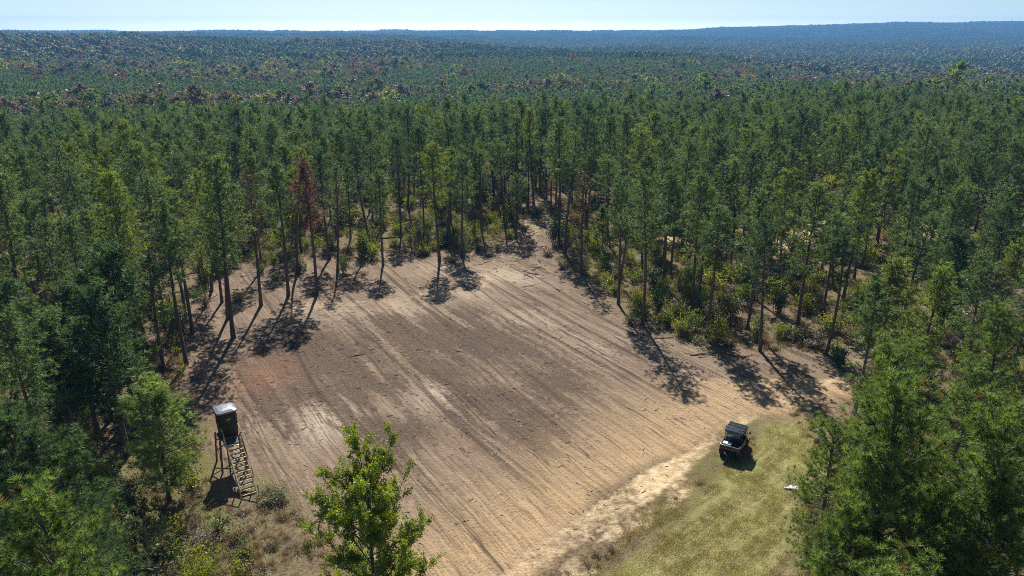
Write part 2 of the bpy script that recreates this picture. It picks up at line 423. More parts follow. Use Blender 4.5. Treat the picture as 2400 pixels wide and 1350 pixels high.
# ------------------------------------------------------------------ the clearing outline and marks, in ground metres
def poly_world(pts): return np.array([at(x, y, 0) for x, y in pts])
CLEAR = poly_world([(425, 905), (440, 840), (470, 790), (560, 745), (640, 700), (760, 672), (900, 628), (1030, 600), (1130, 565), (1180, 560), (1215, 515), (1285, 515), (1310, 580), (1370, 650), (1440, 715), (1500, 765),
                    (1600, 805), (1760, 835), (1870, 815), (2020, 855), (2000, 960), (1940, 1060), (1890, 1200), (1865, 1420), (1850, 1900), (620, 1900), (650, 1420), (600, 1290), (500, 1230), (440, 1200), (470, 1050), (450, 960)])
DIRT = poly_world([(425, 900), (430, 800), (420, 700), (520, 640), (740, 600), (900, 590), (1000, 590), (1110, 580), (1165, 575), (1205, 540), (1280, 540), (1290, 590), (1360, 640), (1440, 700), (1500, 760),
                   (1600, 800), (1700, 818), (1860, 822), (1990, 842), (2085, 765), (2115, 785), (2000, 920), (1890, 968), (1760, 985), (1690, 1020), (1560, 1130), (1400, 1260), (1260, 1400), (1100, 1900), (800, 1900), (900, 1350), (700, 1180), (620, 1130), (600, 1190), (500, 1200), (470, 1050), (440, 960)])
GRASS = poly_world([(1180, 1900), (1330, 1380), (1480, 1240), (1620, 1130), (1740, 1060), (1790, 985), (1890, 985), (1930, 1060), (1900, 1200), (1880, 1420), (1860, 1900)])
TRACK = poly_world([(900, 1700), (1120, 1400), (1290, 1285), (1450, 1185), (1560, 1108), (1640, 1055), (1700, 1005), (1780, 960), (1870, 925), (1960, 885), (2080, 780), (2240, 735), (2420, 700)])
TRACK2 = poly_world([(1250, 1400), (1400, 1305), (1500, 1215), (1600, 1140), (1690, 1070)])
FARTRACK = poly_world([(1250, 480), (1235, 560), (1180, 620), (1080, 680), (960, 710), (800, 720), (700, 720), (640, 760)])
TRAIL = poly_world([(1560, 560), (1700, 575), (1830, 577), (2000, 500), (2140, 520), (2180, 560)])

def seg_dist(X, Y, pl):
    best = np.full(X.shape, 1e9)
    for a, b in zip(pl[:-1], pl[1:]):
        d = b-a; L2 = (d*d).sum(); t = np.clip(((X-a[0])*d[0]+(Y-a[1])*d[1])/L2, 0, 1)
        best = np.minimum(best, np.hypot(X-a[0]-t*d[0], Y-a[1]-t*d[1]))
    return best
def inside(X, Y, pl):
    c = np.zeros(X.shape, bool); n = len(pl)
    for i in range(n):
        x1, y1 = pl[i]; x2, y2 = pl[(i+1) % n]
        m = ((y1 > Y) != (y2 > Y)) & (X < (x2-x1)*(Y-y1)/((y2-y1)+1e-12)+x1)
        c ^= m
    return c
def sdist(X, Y, pl):
    d = seg_dist(X, Y, np.vstack([pl, pl[:1]])); return np.where(inside(X, Y, pl), d, -d)
def blob(X, Y, px, py, rx, ry):
    """soft oval on the ground; rx, ry in picture pixels"""
    cx, cy = at(px, py, 0); x2, _ = at(px+rx, py, 0); _, y2 = at(px, py-ry, 0)
    q = ((X-cx)/(x2-cx))**2+((Y-cy)/(y2-cy))**2
    return np.exp(-q)

# ------------------------------------------------------------------ ground: one sheet to the horizon
def axis(a, b, step, far, ratio=1.09):
    c = list(np.arange(a, b+1e-6, step)); s_ = step; v = c[-1]
    while v < far[1]: s_ *= ratio; v += s_; c.append(v)
    s_ = step; v = c[0]; lo = []
    while v > far[0]: s_ *= ratio; v -= s_; lo.append(v)
    return np.array(lo[::-1]+c)
gx = axis(-60, 60, .2, (-9000, 9000)); gy = axis(16, 118, .2, (-300, 9500), 1.07)
GX, GY = np.meshgrid(gx, gy)
GZ = terrain(GX, GY)
wob = noise2(GX, GY, 9, 0)*1.3+noise2(GX, GY, 3, 1)*.5
mdirt = sstep(-1.2, 1.6, sdist(GX, GY, DIRT)+wob)
mgrass = sstep(-.8, 1.4, sdist(GX, GY, GRASS)+wob*.7)
tk = sstep(1.0, .2, seg_dist(GX, GY, TRACK)+wob*.28+.15)*np.clip(.62+.75*noise2(GX, GY, 4, 2), np.where(GY < 45, .45, .15), 1)
tk = np.maximum(tk, .75*sstep(.8, .1, seg_dist(GX, GY, TRACK2)+wob*.25)*np.clip(.6+.8*noise2(GX, GY, 3, 6), 0, 1))
tk *= np.where(GY > 62, .6, 1)
ft = .55*sstep(3.4, .6, seg_dist(GX, GY, FARTRACK)+wob*.6)*np.clip(.7+.5*noise2(GX, GY, 5, 7), 0, 1)
trl = sstep(3.2, .8, seg_dist(GX, GY, TRAIL)+wob*.9)
sand = np.clip(np.maximum(np.maximum(tk, ft*.7), trl*.8), 0, 1)
mulch = np.zeros_like(GX)
for a in [(760, 830, 230, 60, 1), (1000, 790, 260, 50, .95), (1230, 830, 190, 60, .6), (900, 900, 190, 50, .75), (1130, 940, 150, 60, .8), (1280, 900, 110, 50, .6), (640, 920, 110, 60, .8), (1250, 990, 130, 45, .75), (1100, 860, 340, 75, .62), (700, 930, 200, 60, .3),
          (950, 1010, 120, 50, .8), (900, 760, 160, 30, .7), (1080, 740, 100, 20, .6), (650, 1020, 60, 40, .3), (1450, 830, 60, 40, .3)]:
    mulch = np.maximum(mulch, a[4]*blob(GX, GY, *a[:4]))
_ac = GX*.843+GY*.537; _al = -GX*.537+GY*.843
mulch = np.clip(mulch*1.25+.3*noise2(_ac, _al/5, 3.2, 8)+.12*noise2(GX, GY, 5, 3), 0, 1)
light = np.zeros_like(GX)
for a in [(745, 985, 85, 55, 1), (1010, 925, 75, 38, .75), (870, 728, 110, 24, .9), (1240, 745, 160, 26, .6), (1060, 690, 120, 16, .7), (640, 1010, 60, 40, .5), (1100, 1130, 170, 60, .35), (1440, 800, 110, 40, .6), (1640, 900, 110, 50, .35),
          (1180, 650, 90, 22, .9), (1060, 630, 120, 14, .6)]:
    light = np.maximum(light, a[4]*blob(GX, GY, *a[:4])*np.clip(.75+.5*noise2(GX*.843+GY*.537, (-GX*.537+GY*.843)/6, 2.4, 1), .1, 1))
rust = blob(GX, GY, 620, 880, 85, 45)
gold = np.clip(np.exp(-((seg_dist(GX, GY, TRACK)-1.5)/6.0)**2)*(GY < 60), 0, 1)
gold = np.maximum(gold, .6*blob(GX, GY, 1040, 1330, 220, 90))
green = np.clip(.42+.6*noise2(GX, GY, 14, 9)+.3*noise2(GX, GY, 5, 10), 0, 1)
far_f = sstep(150, 260, np.hypot(GX, GY))
# gentle relief: furrows and ruts as real height
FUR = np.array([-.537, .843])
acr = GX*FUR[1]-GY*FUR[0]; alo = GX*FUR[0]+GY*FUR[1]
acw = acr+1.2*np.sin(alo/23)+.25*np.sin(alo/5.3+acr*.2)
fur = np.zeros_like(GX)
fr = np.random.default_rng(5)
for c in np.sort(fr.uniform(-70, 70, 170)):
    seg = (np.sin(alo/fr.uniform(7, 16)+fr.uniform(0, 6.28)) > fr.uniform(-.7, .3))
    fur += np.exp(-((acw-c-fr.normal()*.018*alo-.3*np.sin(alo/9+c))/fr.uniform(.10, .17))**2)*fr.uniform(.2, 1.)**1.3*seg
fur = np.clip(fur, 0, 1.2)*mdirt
GZ = GZ + fur*.08 + mdirt*(noise2(GX, GY, 1.1, 2)*.02) - tk*.05 + (1-mdirt)*(1-mgrass)*noise2(GX, GY, 2.3, 6)*.05*(1-far_f)
ny, nx = GX.shape
idx = np.arange(nx*ny).reshape(ny, nx)
Q = np.stack([idx[:-1, :-1], idx[:-1, 1:], idx[1:, 1:], idx[1:, :-1]], -1).reshape(-1, 4)

def ground_material():
    m = bpy.data.materials.new('forest_soil'); n, N, L = nodes(m)
    o = N('ShaderNodeOutputMaterial'); b = N('ShaderNodeBsdfPrincipled'); L(b.outputs[0], o.inputs[0])
    b.inputs['Roughness'].default_value = .95; b.inputs['Specular IOR Level'].default_value = .15
    geo = N('ShaderNodeNewGeometry')
    A = N('ShaderNodeAttribute'); A.attribute_name = 'ma'; B = N('ShaderNodeAttribute'); B.attribute_name = 'mb'; Cc = N('ShaderNodeAttribute'); Cc.attribute_name = 'mc'
    def sep(a): s = N('ShaderNodeSeparateColor'); L(a.outputs['Color'], s.inputs[0]); return s.outputs
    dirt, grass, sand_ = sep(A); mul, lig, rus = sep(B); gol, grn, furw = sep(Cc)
    def noise(scale, det=4, rough=.6, vec=None):
        t = N('ShaderNodeTexNoise'); t.inputs['Scale'].default_value = scale; t.inputs['Detail'].default_value = det; t.inputs['Roughness'].default_value = rough
        L(vec if vec is not None else geo.outputs['Position'], t.inputs['Vector']); return t.outputs['Fac']
    def rng_(v, a, b_, c=0, d=1):
        r = N('ShaderNodeMapRange'); r.inputs['From Min'].default_value = a; r.inputs['From Max'].default_value = b_; r.inputs['To Min'].default_value = c; r.inputs['To Max'].default_value = d
        L(v, r.inputs['Value']); return r.outputs[0]
    def mix(f, a, b_):
        x = N('ShaderNodeMix'); x.data_type = 'RGBA'
        if hasattr(f, 'links'): L(f, x.inputs[0])
        else: x.inputs[0].default_value = f
        for v, i in ((a, 6), (b_, 7)):
            if isinstance(v, tuple): x.inputs[i].default_value = (*v, 1)
            else: L(v, x.inputs[i])
        return x.outputs[2]
    def mth(op, a, b_=None):
        x = N('ShaderNodeMath'); x.operation = op
        for v, i in ((a, 0), (b_, 1)):
            if v is None: continue
            if hasattr(v, 'links'): L(v, x.inputs[i])
            else: x.inputs[i].default_value = v
        return x.outputs[0]
    # coordinates drawn out along the machine's passes
    def drawn(ang, sx, sy):
        wn = N('ShaderNodeTexNoise'); wn.inputs['Scale'].default_value = .13; wn.inputs['Detail'].default_value = 3; L(geo.outputs['Position'], wn.inputs['Vector'])
        wa = N('ShaderNodeVectorMath'); wa.operation = 'MULTIPLY_ADD'; L(wn.outputs['Color'], wa.inputs[0]); wa.inputs[1].default_value = (1.1, 1.1, 0); L(geo.outputs['Position'], wa.inputs[2])
        a = N('ShaderNodeMapping'); a.inputs['Rotation'].default_value = (0, 0, math.radians(ang)); L(wa.outputs[0], a.inputs['Vector'])
        b_ = N('ShaderNodeMapping'); b_.inputs['Scale'].default_value = (sx, sy, 1); L(a.outputs[0], b_.inputs['Vector']); return b_
    mp = drawn(-32.5, 1.0, .07)
    mg = drawn(47, 1.0, .07)
    fine = noise(9, 5, .7); mid = noise(1.6, 4); big = noise(.16, 3); stre = noise(3.2, 3, .6, mp.outputs[0]); gstr = noise(2.2, 4, .7, mg.outputs[0]); stre2 = noise(1.15, 4, .6, mp.outputs[0]); stre3 = noise(7.5, 3, .6, mp.outputs[0]); speck = noise(5.0, 2, .5); speck2 = noise(3.3, 3, .6)
    soil = mix(rng_(stre, .38, .62), (.185, .13, .088), (.37, .275, .19))
    soil = mix(rng_(stre2, .36, .64, 0, .6), soil, (.19, .133, .09))
    soil = mix(rng_(stre3, .56, .68, 0, .6), soil, (.10, .072, .054))
    soil = mix(rng_(mid, .35, .65, 0, .5), soil, (.24, .168, .115))
    soil = mix(mth('MULTIPLY', lig, rng_(stre, .3, .6, .5, 1)), soil, (.56, .45, .335))
    mm = mth('ADD', mul, mth('MULTIPLY', mth('SUBTRACT', mid, .5), 1.3))
    mm = mth('ADD', mm, mth('MULTIPLY', mth('SUBTRACT', stre, .5), 1.0)); mm = mth('ADD', mm, mth('MULTIPLY', mth('SUBTRACT', stre2, .5), 2.4)); mm = mth('ADD', mm, mth('MULTIPLY', mth('SUBTRACT', fine, .5), 1.5))
    mul_f = rng_(mm, .3, .72)
    mulc = mix(rng_(fine, .38, .62), (.052, .036, .027), (.185, .13, .09))
    soil = mix(mth('MULTIPLY', mul_f, .93), soil, mulc)
    soil = mix(mth('MULTIPLY', rus, rng_(speck, .4, .6, .1, .8)), soil, (.27, .13, .075))
    soil = mix(mth('MULTIPLY', rng_(furw, .15, .7), .75), soil, (.075, .052, .038))  # berm shade painted dark into the furrow colour, along with caught mulch
    soil = mix(mth('MULTIPLY', gol, rng_(stre, .3, .65, .4, .95)), soil, (.52, .36, .195))
    def lines(vec_map, sc_, wdt):
        t = noise(sc_, 2, .5, vec_map.outputs[0]); a_ = mth('ABSOLUTE', mth('SUBTRACT', t, .5)); return rng_(a_, 0.0, wdt, 1, 0)
    ln = drawn(-32.5, 1.0, .035); gate = rng_(noise(.35, 3), .40, .58)
    l1 = mth('MULTIPLY', lines(ln, 1.5, .022), gate); l2 = mth('MULTIPLY', lines(ln, .55, .008), 1.0)
    soil = mix(mth('MULTIPLY', l1, .62), soil, (.085, .06, .043)); soil = mix(mth('MULTIPLY', l2, .8), soil, (.06, .042, .032))  # thin dark lines painted into the soil for shadows of small berms
    # speckle of chips
    soil = mix(rng_(speck, .60, .68, 0, .55), soil, (.085, .06, .045))
    soil = mix(rng_(speck2, .63, .70, 0, .6), soil, (.50, .40, .29))
    grs = mix(rng_(gstr, .38, .62), (.20, .195, .07), (.40, .34, .165))
    grs = mix(mth('MULTIPLY', rng_(big, .45, .62), rng_(gstr, .35, .65, .2, .7)), grs, (.27, .29, .06))
    grs = mix(rng_(speck, .52, .66, 0, .6), grs, (.36, .31, .15))
    grs = mix(rng_(fine, .5, .7, 0, .5), grs, (.15, .145, .05))
    flo = mix(rng_(mid, .35, .65), (.15, .098, .062), (.27, .20, .13))
    flo = mix(rng_(speck, .52, .64, 0, .8), flo, (.075, .055, .035))
    flo = mix(mth('MULTIPLY', grn, rng_(mid, .4, .6, .2, 1)), flo, (.15, .15, .045))
    base = mix(dirt, flo, soil)
    base = mix(grass, base, grs)
    sc_ = mix(rng_(mid, .35, .6), (.54, .38, .20), (.72, .56, .35))
    sn = mth('ADD', sand_, mth('ADD', mth('MULTIPLY', mth('SUBTRACT', mid, .5), 1.3), mth('MULTIPLY', mth('SUBTRACT', fine, .5), 1.2)))
    base = mix(mth('MULTIPLY', rng_(sn, .15, .95), rng_(sand_, .02, .2)), base, sc_)
    L(base, b.inputs['Base Color'])
    h = mth('ADD', mth('MULTIPLY', fine, .07), mth('MULTIPLY', speck, .07)); h = mth('ADD', h, mth('MULTIPLY', stre3, .05)); h = mth('ADD', h, mth('MULTIPLY', mid, .10))
    bp = N('ShaderNodeBump'); bp.inputs['Strength'].default_value = .9; bp.inputs['Distance'].default_value = 1.0; L(h, bp.inputs['Height']); L(bp.outputs[0], b.inputs['Normal'])
    return m
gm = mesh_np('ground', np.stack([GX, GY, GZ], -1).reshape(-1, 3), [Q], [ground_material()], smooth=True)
one = np.ones(nx*ny)
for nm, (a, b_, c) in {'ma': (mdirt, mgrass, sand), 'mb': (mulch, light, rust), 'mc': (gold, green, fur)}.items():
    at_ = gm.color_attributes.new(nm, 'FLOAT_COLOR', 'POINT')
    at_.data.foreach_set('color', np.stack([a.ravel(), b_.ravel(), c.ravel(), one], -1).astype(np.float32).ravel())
ground = bpy.data.objects.new('ground', gm); COL.objects.link(ground)
tag(ground, 'bare graded dirt clearing with sandy track and mown grass, running into pine forest floor', None, kind='structure')

exec_order = []
#@@PLANTS
# ------------------------------------------------------------------ plant prototypes
def proto_tree(name, arr, wood, leafm, n1='trunk', n2='crown'):
    return (name, *two_part(arr, wood, leafm, n1, n2), n1, n2)
_first = {}
def put_tree(pr, x, y, sxy, sz, rz, label, cat, group, mat=None, z=None, tilt=0.0, azt=0.0):
    name, tm, cm, n1, n2 = pr
    zz = float(terrain(x, y)) if z is None else z
    o = empty(name, (x, y, zz-.05), rz)
    o.scale = (sxy, sxy, sz)
    if tilt: o.rotation_euler = (tilt*math.cos(azt), tilt*math.sin(azt), rz)
    t = bpy.data.objects.new(n1, tm); c = bpy.data.objects.new(n2, cm)
    for q in (t, c): COL.objects.link(q); q.parent = o
    if mat is not None:
        c.material_slots[0].link = 'OBJECT'; c.material_slots[0].material = mat
    tag(o, label, cat, group); return o

H17 = 17.0
P_MID = [proto_tree('pine_tree', pine_arrays(10+i, H17, cb, R, nb, tufts=tf, nn=15, L=.34, wd=.06, top=.42), M['bark'], M['pine'])
         for i, (cb, R, nb, tf) in enumerate([(.46, 2.5, 74, 12), (.52, 2.3, 64, 12), (.40, 2.7, 82, 12), (.56, 2.4, 58, 12), (.46, 2.2, 72, 11), (.36, 2.6, 84, 12)])]
P_MID += [proto_tree('pine_tree', pine_arrays(410+i, H17, cb, R, nb, tufts=tf, nn=15, L=.34, wd=.06, top=tp, lean=.9), M['bark'], M['pine'])
          for i, (cb, R, nb, tf, tp) in enumerate([(.62, 2.9, 44, 12, .6), (.34, 1.9, 76, 10, .3), (.55, 2.0, 40, 10, .7), (.48, 3.0, 60, 12, .5)])]
P_SPARSE = proto_tree('pine_tree', pine_arrays(31, H17, .42, 2.2, 46, tufts=6, nn=8, L=.36), M['bark'], M['pine_brown'])
P_DENSE = proto_tree('pine_tree', pine_arrays(32, 14.0, .26, 2.7, 95, tufts=13, nn=11), M['bark'], M['pine_dark'])
P_FULL = proto_tree('pine_tree', pine_arrays(33, 12.0, .22, 2.6, 85, tufts=12, nn=12, L=.38, wd=.07), M['bark'], M['pine_light'])
P_NEAR = [proto_tree('pine_tree', pine_arrays(40+i, H17, cb, R, nb, tufts=tf, nn=36, L=.30, wd=.026, lean=.4, spread=.5), M['bark'], M['pine_near'])
          for i, (cb, R, nb, tf) in enumerate([(.32, 2.6, 84, 16), (.36, 2.3, 78, 15), (.28, 2.8, 90, 16)])]
P_YOUNG = proto_tree('young_pine_tree', pine_arrays(50, 9.3, .12, 2.6, 110, tufts=24, nn=24, L=.27, wd=.03, r0=.10), M['bark'], M['pine_young'])
B_MID = [proto_tree('hardwood_tree', broad_arrays(60+i, 14.0, R, cb, nb, 5, 30, .30, conic=cn), M['bark_grey'], M['leaf_green'])
         for i, (R, cb, nb, cn) in enumerate([(3.2, .3, 30, .35), (2.6, .28, 28, .5), (3.6, .35, 34, .25)])]
B_SWEET = proto_tree('sweetgum_tree', sweet_arrays(8, 15.6, 3.1), M['bark_grey'], M['leaf_sweet'])
B_SAP = proto_tree('sapling', broad_arrays(70, 6.0, 1.3, .2, 22, 5, 16, .16, r0=.05), M['bark_grey'], M['leaf_olive'])
SH = [proto_tree('shrub', shrub_arrays(80+i, H, R, st, lv, lf), M['bark_grey'], M['leaf_green'], 'stem', 'foliage')
      for i, (H, R, st, lv, lf) in enumerate([(1.8, 1.0, 14, 50, .17), (1.3, 1.1, 16, 45, .15), (2.6, 1.2, 14, 70, .2), (1.0, .8, 12, 40, .13)])]
SHN = [proto_tree('shrub', shrub_arrays(90+i, H, R, 22, 120, .11), M['bark_grey'], M['leaf_green'], 'stem', 'foliage') for i, (H, R) in enumerate([(1.8, 1.2), (2.6, 1.4)])]

used_labels = set()
def pct(px, py, dec=0):
    f = '%.'+str(dec)+'f'
    return f % (px/W0*100), f % (py/H0*100)
def unique(fmt, px, py):
    for dec in (0, 1, 2):
        a, b_ = pct(px, py, dec); s_ = fmt.format(a, b_)
        if s_ not in used_labels: break
    used_labels.add(s_); return s_

# ------------------------------------------------------------------ named pines round the clearing, by the foot and tip seen in the photo
placed = []      # (x, y, spacing)
N_PINE = 0
pr_ = np.random.default_rng(21)
# foot x, foot y, tip y, prototype, material, label
EDGE = [
 (547, 792, 345, 2, None, 'tall green pine at the left edge, bare trunk beside the big shadow'),
 (612, 717, 395, 's', 'pine_brown', 'thin brownish pine with bare lower limbs left of the two reddish pines'),
 (676, 694, 370, 0, None, 'green pine with long bare trunk, second left of the red topped pine'),
 (743, 690, 366, 1, 'pine_red', 'dead pine with rusty red needles and tall bare trunk'),
 (790, 560, 392, 4, 'pine_red', 'second rusty red pine, just right of the taller dead one'),
 (438, 857, 455, 1, None, 'green pine with crooked foot above the black blind'),
 (452, 783, 430, 3, None, 'green pine leaning slightly at the left rim of the clearing'),
 (545, 600, 395, 0, None, 'green pine standing behind the left rim in the broken ground'),
 (481, 657, 520, 5, None, 'short slender pine among slash left of the tall edge pines'),
 (385, 870, 590, 0, None, 'slim pine directly above the young light green pine'),
 (318, 965, 545, 'd', 'pine_dark', 'dense dark green pine with heavy crown left of the young pine'),
 (822, 562, 385, 4, None, 'green pine right of the two rusty red pines'),
 (898, 622, 392, 1, None, 'pine at far rim whose shadow runs down the clearing, brushy green base'),
 (1030, 612, 325, 4, 'pine_light', 'yellowish green pine near the middle of the far rim'),
 (1083, 602, 360, 0, None, 'pine right of the yellowish green one on the far rim'),
 (1129, 548, 340, 3, None, 'pine with thick dark trunk left of the mound of sand'),
 (965, 590, 520, 's', 'pine_brown', 'small bare sapling pine alone on the far rim'),
 (1209, 560, 400, 1, None, 'pine standing left of the sandy exit track at the far rim'),
 (1291, 505, 300, 's', 'pine_pale', 'pale silvery pine behind the dark bush at the far exit'),
 (1363, 645, 390, 's', 'pine_brown', 'brownish thin crowned pine right of the dark bush'),
 (1449, 716, 400, 3, None, 'straight pine at the right far corner with long clean trunk'),
 (1504, 640, 430, 1, None, 'pine just behind the straight corner pine'),
 (1556, 668, 395, 0, None, 'left of two close dark trunked pines in the right brush'),
 (1570, 655, 420, 4, None, 'right of two close dark trunked pines in the right brush'),
 (1655, 797, 470, 3, None, 'pine whose foot stands at the white edge of the right rim'),
 (1752, 772, 440, 1, None, 'pine on right rim with shadow crossing the tan grass'),
 (1766, 700, 420, 0, None, 'pine close behind the right rim in dense shrubs'),
 (1868, 777, 410, 2, None, 'thick trunked leaning pine at the end of the right rim'),
 (1925, 752, 490, 3, None, 'pine behind the thick leaning trunk at the right rim'),
 (1818, 592, 440, 0, None, 'slender pine in yellow brush, left of a pair'),
 (1852, 604, 440, 4, None, 'slender pine in yellow brush, right of a pair'),
 (2055, 872, 590, 'f', None, 'full crowned light green pine beside the sandy trail on the right'),
 (2196, 805, 522, 'd', 'pine_dark', 'broad dark topped pine by the trail at right'),
 (2310, 707, 430, 1, None, 'tall leaning pine by bare ground near the right border'),
 (2372, 862, 640, 2, None, 'green pine at right border above the near cluster'),
 (2268, 905, 705, 'f', None, 'bushy pine behind the near cluster at right'),
 (2130, 960, 770, 'f', 'pine_dark', 'low dark green pine between trail and near cluster'),
 (245, 757, 470, 3, None, 'thin trunked pine in the left stand, leaning left'),
 (45, 935, 620, 1, None, 'pine at the left border, lower trunk in sun'),
 (83, 930, 640, 0, None, 'pine near the left border with pink soil behind its foot'),
 (118, 745, 440, 5, None, 'left stand pine with sunlit crown above the oaks'),
 (140, 1200, 700, 4, None, 'pine rising from the lower left shade with leaning trunk'),
 (20, 1150, 760, 5, None, 'pine at far left border above the blurred near pine'),
 (190, 1090, 720, 2, None, 'pine among dark hardwoods left of the shade pool'),
 (228, 1015, 640, 'd', 'pine_dark', 'dark pine left of the shade pool, behind the sapling row'),
 (262, 985, 610, 2, 'pine_dark', 'dark green pine directly behind the shade pool with clear trunk'),
 (180, 1060, 700, 'd', 'pine_dark', 'wide dark pine at the left side of the shade pool'),
 (120, 1010, 690, 2, None, 'pine with thin trunk among yellow brush at the lower left'),
 (300, 1065, 640, 'd', None, 'tall dense pine behind the shade pool'),
]
for fx, fy, ty, kd, mt, lab in EDGE:
    x, y = at(fx, fy)
    h = height_for(x, y, ty)
    pr = {'s': P_SPARSE, 'd': P_DENSE, 'f': P_FULL}.get(kd) or P_MID[kd]
    H = {'s': H17, 'd': 14.0, 'f': 12.0}.get(kd, H17)
    sxy = (h/H)**.6*pr_.uniform(.98, 1.12)
    cat = 'sapling' if h < 6 else 'tree'
    put_tree(pr, x, y, sxy, h/H, pr_.uniform(0, 6.28), lab, cat, None, M[mt] if mt else None)
    used_labels.add(lab); placed.append((x, y)); N_PINE += 1

# near pines at the picture's lower corners: tip seen in the photo and height
def by_tip(px, py, h):
    z = h; x, y = at(px, py, z); return x, y
NEAR = [
 (2172, 838, 19.0, 0, 'largest pine of the near right cluster, its needles sharp'),
 (2065, 1000, 16.5, 1, 'near pine at the left of the right hand cluster, open limbs over the grass'),
 (2335, 905, 18.0, 2, 'near pine against the right border'),
 (2045, 1165, 13.5, 1, 'lowest near pine beside the mown grass, olive tips'),
 (2190, 1085, 15.0, 0, 'near pine in the middle of the lower right cluster'),
 (2395, 1100, 15.5, 1, 'near pine in the lower right corner'),
 (2130, 1260, 14.5, 2, 'near pine cut off by the bottom border at right'),
 (2290, 1240, 13.0, 1, 'near pine low in the corner behind the yellow leaves'),
 (45, 1120, 17.0, 1, 'blurred near pine filling the lower left corner'),
 (120, 1290, 13.0, 1, 'near pine top at the bottom left border'),
 (1990, 968, 12.5, 2, 'near pine at the top left of the right cluster, closest to the vehicle'),
]
NEAR += [(35, 905, 16.5, 0, 'dark pine at the left border above the blurred corner pine'), (150, 985, 15.0, 2, 'dark near pine between the left border and the shade pool'), (215, 1190, 8.5, 1, 'low dark pine standing in the shade pool')]
for px, py, h, k, lab in NEAR:
    x, y = by_tip(px, py, h)
    put_tree(P_NEAR[k], x, y, (h/H17)**.6*1.05, h/H17, pr_.uniform(0, 6.28), lab, 'tree', None, M['pine_dark'] if 'dark' in lab else None)
    placed.append((x, y)); N_PINE += 1; used_labels.add(lab)
x, y = at(397, 1172, 0)
put_tree(P_YOUNG, x, y, 1.05, height_for(x, y, 880)/9.3, 1.0, 'young light green pine standing left of the hunting blind', 'tree', None); placed.append((x, y))
x, y = by_tip(855, 1050, 15.2)
put_tree(B_SWEET, x, y, 1.0, 15.2/15.6, .6, 'bright green leafy sweetgum rising from the bottom edge of the picture', 'tree', None)
for px, py, h, mt, lab in [(2245, 1080, 9.5, 'leaf_yellow', 'small yellow leaved tree among the near pines at lower right'), (2372, 1045, 9.0, 'leaf_grey', 'pinkish brown leafy small tree at the right border among near pines')]:
    x, y = by_tip(px, py, h); put_tree(B_SAP, x, y, 1.5, h/6.0, 1.0, lab, 'tree', None, M[mt])
x, y = at(405, 1420, 0)
put_tree(B_SAP, x, y, 1.1, height_for(x, y, 1160)/6.0, .6, 'slim grey green sapling below the young pine', 'sapling', None); placed.append((x, y))

# ------------------------------------------------------------------ the forest stand
def dart(cands, spacing_fn, pre):
    cell = 3.0; grid = {}
    def key(x, y): return int(x//cell), int(y//cell)
    for p in pre: grid.setdefault(key(*p[:2]), []).append((p[0], p[1]))
    out = []
    for x, y, s_ in cands:
        kx, ky = key(x, y); ok = True; n = int(s_//cell)+1
        for i in range(kx-n, kx+n+1):
            for j in range(ky-n, ky+n+1):
                for q in grid.get((i, j), ()):
                    if (q[0]-x)**2+(q[1]-y)**2 < s_*s_: ok = False; break
                if not ok: break
            if not ok: break
        if ok: out.append((x, y)); grid.setdefault((kx, ky), []).append((x, y))
    return np.array(out)

UMAX = .82
def cand(n, r0, r1, s_, seed):
    r = np.random.default_rng(seed)
    y = r.uniform(8, r1, n); x = r.uniform(-UMAX*r1-12, UMAX*r1+12, n)
    rr = np.hypot(x, y); ok = (rr > r0) & (rr < r1) & (np.abs(x) < UMAX*y+10)
    return x[ok], y[ok]
def keepout(x, y):
    k = inside(x, y, CLEAR) | (seg_dist(x, y, TRACK) < 2.6) | (seg_dist(x, y, TRAIL) < 2.2)
    return k
cx_, cy_ = cand(42000, 18, 270, 4.4, 1)
ok = ~keepout(cx_, cy_); cx_, cy_ = cx_[ok], cy_[ok]
# thin the stand where the photo shows open ground behind the rims
gap = noise2(cx_, cy_, 26, 11)
openL = blob(cx_, cy_, 640, 560, 190, 70)+.7*blob(cx_, cy_, 1000, 520, 260, 40)
openR = blob(cx_, cy_, 1700, 640, 200, 70)+blob(cx_, cy_, 2120, 720, 110, 90)+blob(cx_, cy_, 2350, 620, 90, 90)+blob(cx_, cy_, 1560, 700, 80, 60)
pool = blob(cx_, cy_, 250, 1180, 130, 90)+blob(cx_, cy_, 560, 1330, 150, 110)
spc = np.where(np.hypot(cx_, cy_) > 112, 3.75, 4.4)+.8*np.clip(gap, 0, 1)+1.9*np.clip(openL+.45*openR, 0, 1)-.35*(cx_/cy_ > .25)
ok = np.random.default_rng(3).uniform(size=len(cx_)) > np.clip(.9*(pool), 0, .97)
stand = dart(zip(cx_[ok], cy_[ok], spc[ok]), None, placed)
bx, by = (h_ for h_ in at(528, 1040, 0))
stand = np.array([p for p in stand if not (math.hypot(p[0]+20, p[1]-45) < 6.5)])
sr = np.random.default_rng(77)
def stand_height(x, y):
    u = x/max(y, 1)
    h = 16.2+1.0*float(noise2(np.array(x), np.array(y), 40, 1))+sr.normal()*1.7 - (3.5 if sr.uniform() < .08 else 0)
    if u < -.15 and y < 110: h += 1.0
    if u > .35 and y < 100: h -= 2.6
    return max(h, 10.5)
def visible_box(x, y, h):
    z = float(terrain(x, y)); p1 = proj(x, y, z+h); p0 = proj(x, y, z+h*.5)
    return p1, p0, z
items = []
for x, y in stand:
    h = stand_height(x, y); (tx, ty, dep), (mx_, my_, _), z = visible_box(x, y, h)
    if dep < 45 and not (x/y > .55 and dep > 34): continue
    vis = (-60 < tx < 2460) and ty < 1335 
    items.append((dep, x, y, h, tx, ty, vis, z))
items.sort()
hardR = np.random.default_rng(12)
far_list = []   # leftovers join the forest stuff
n_h = 0
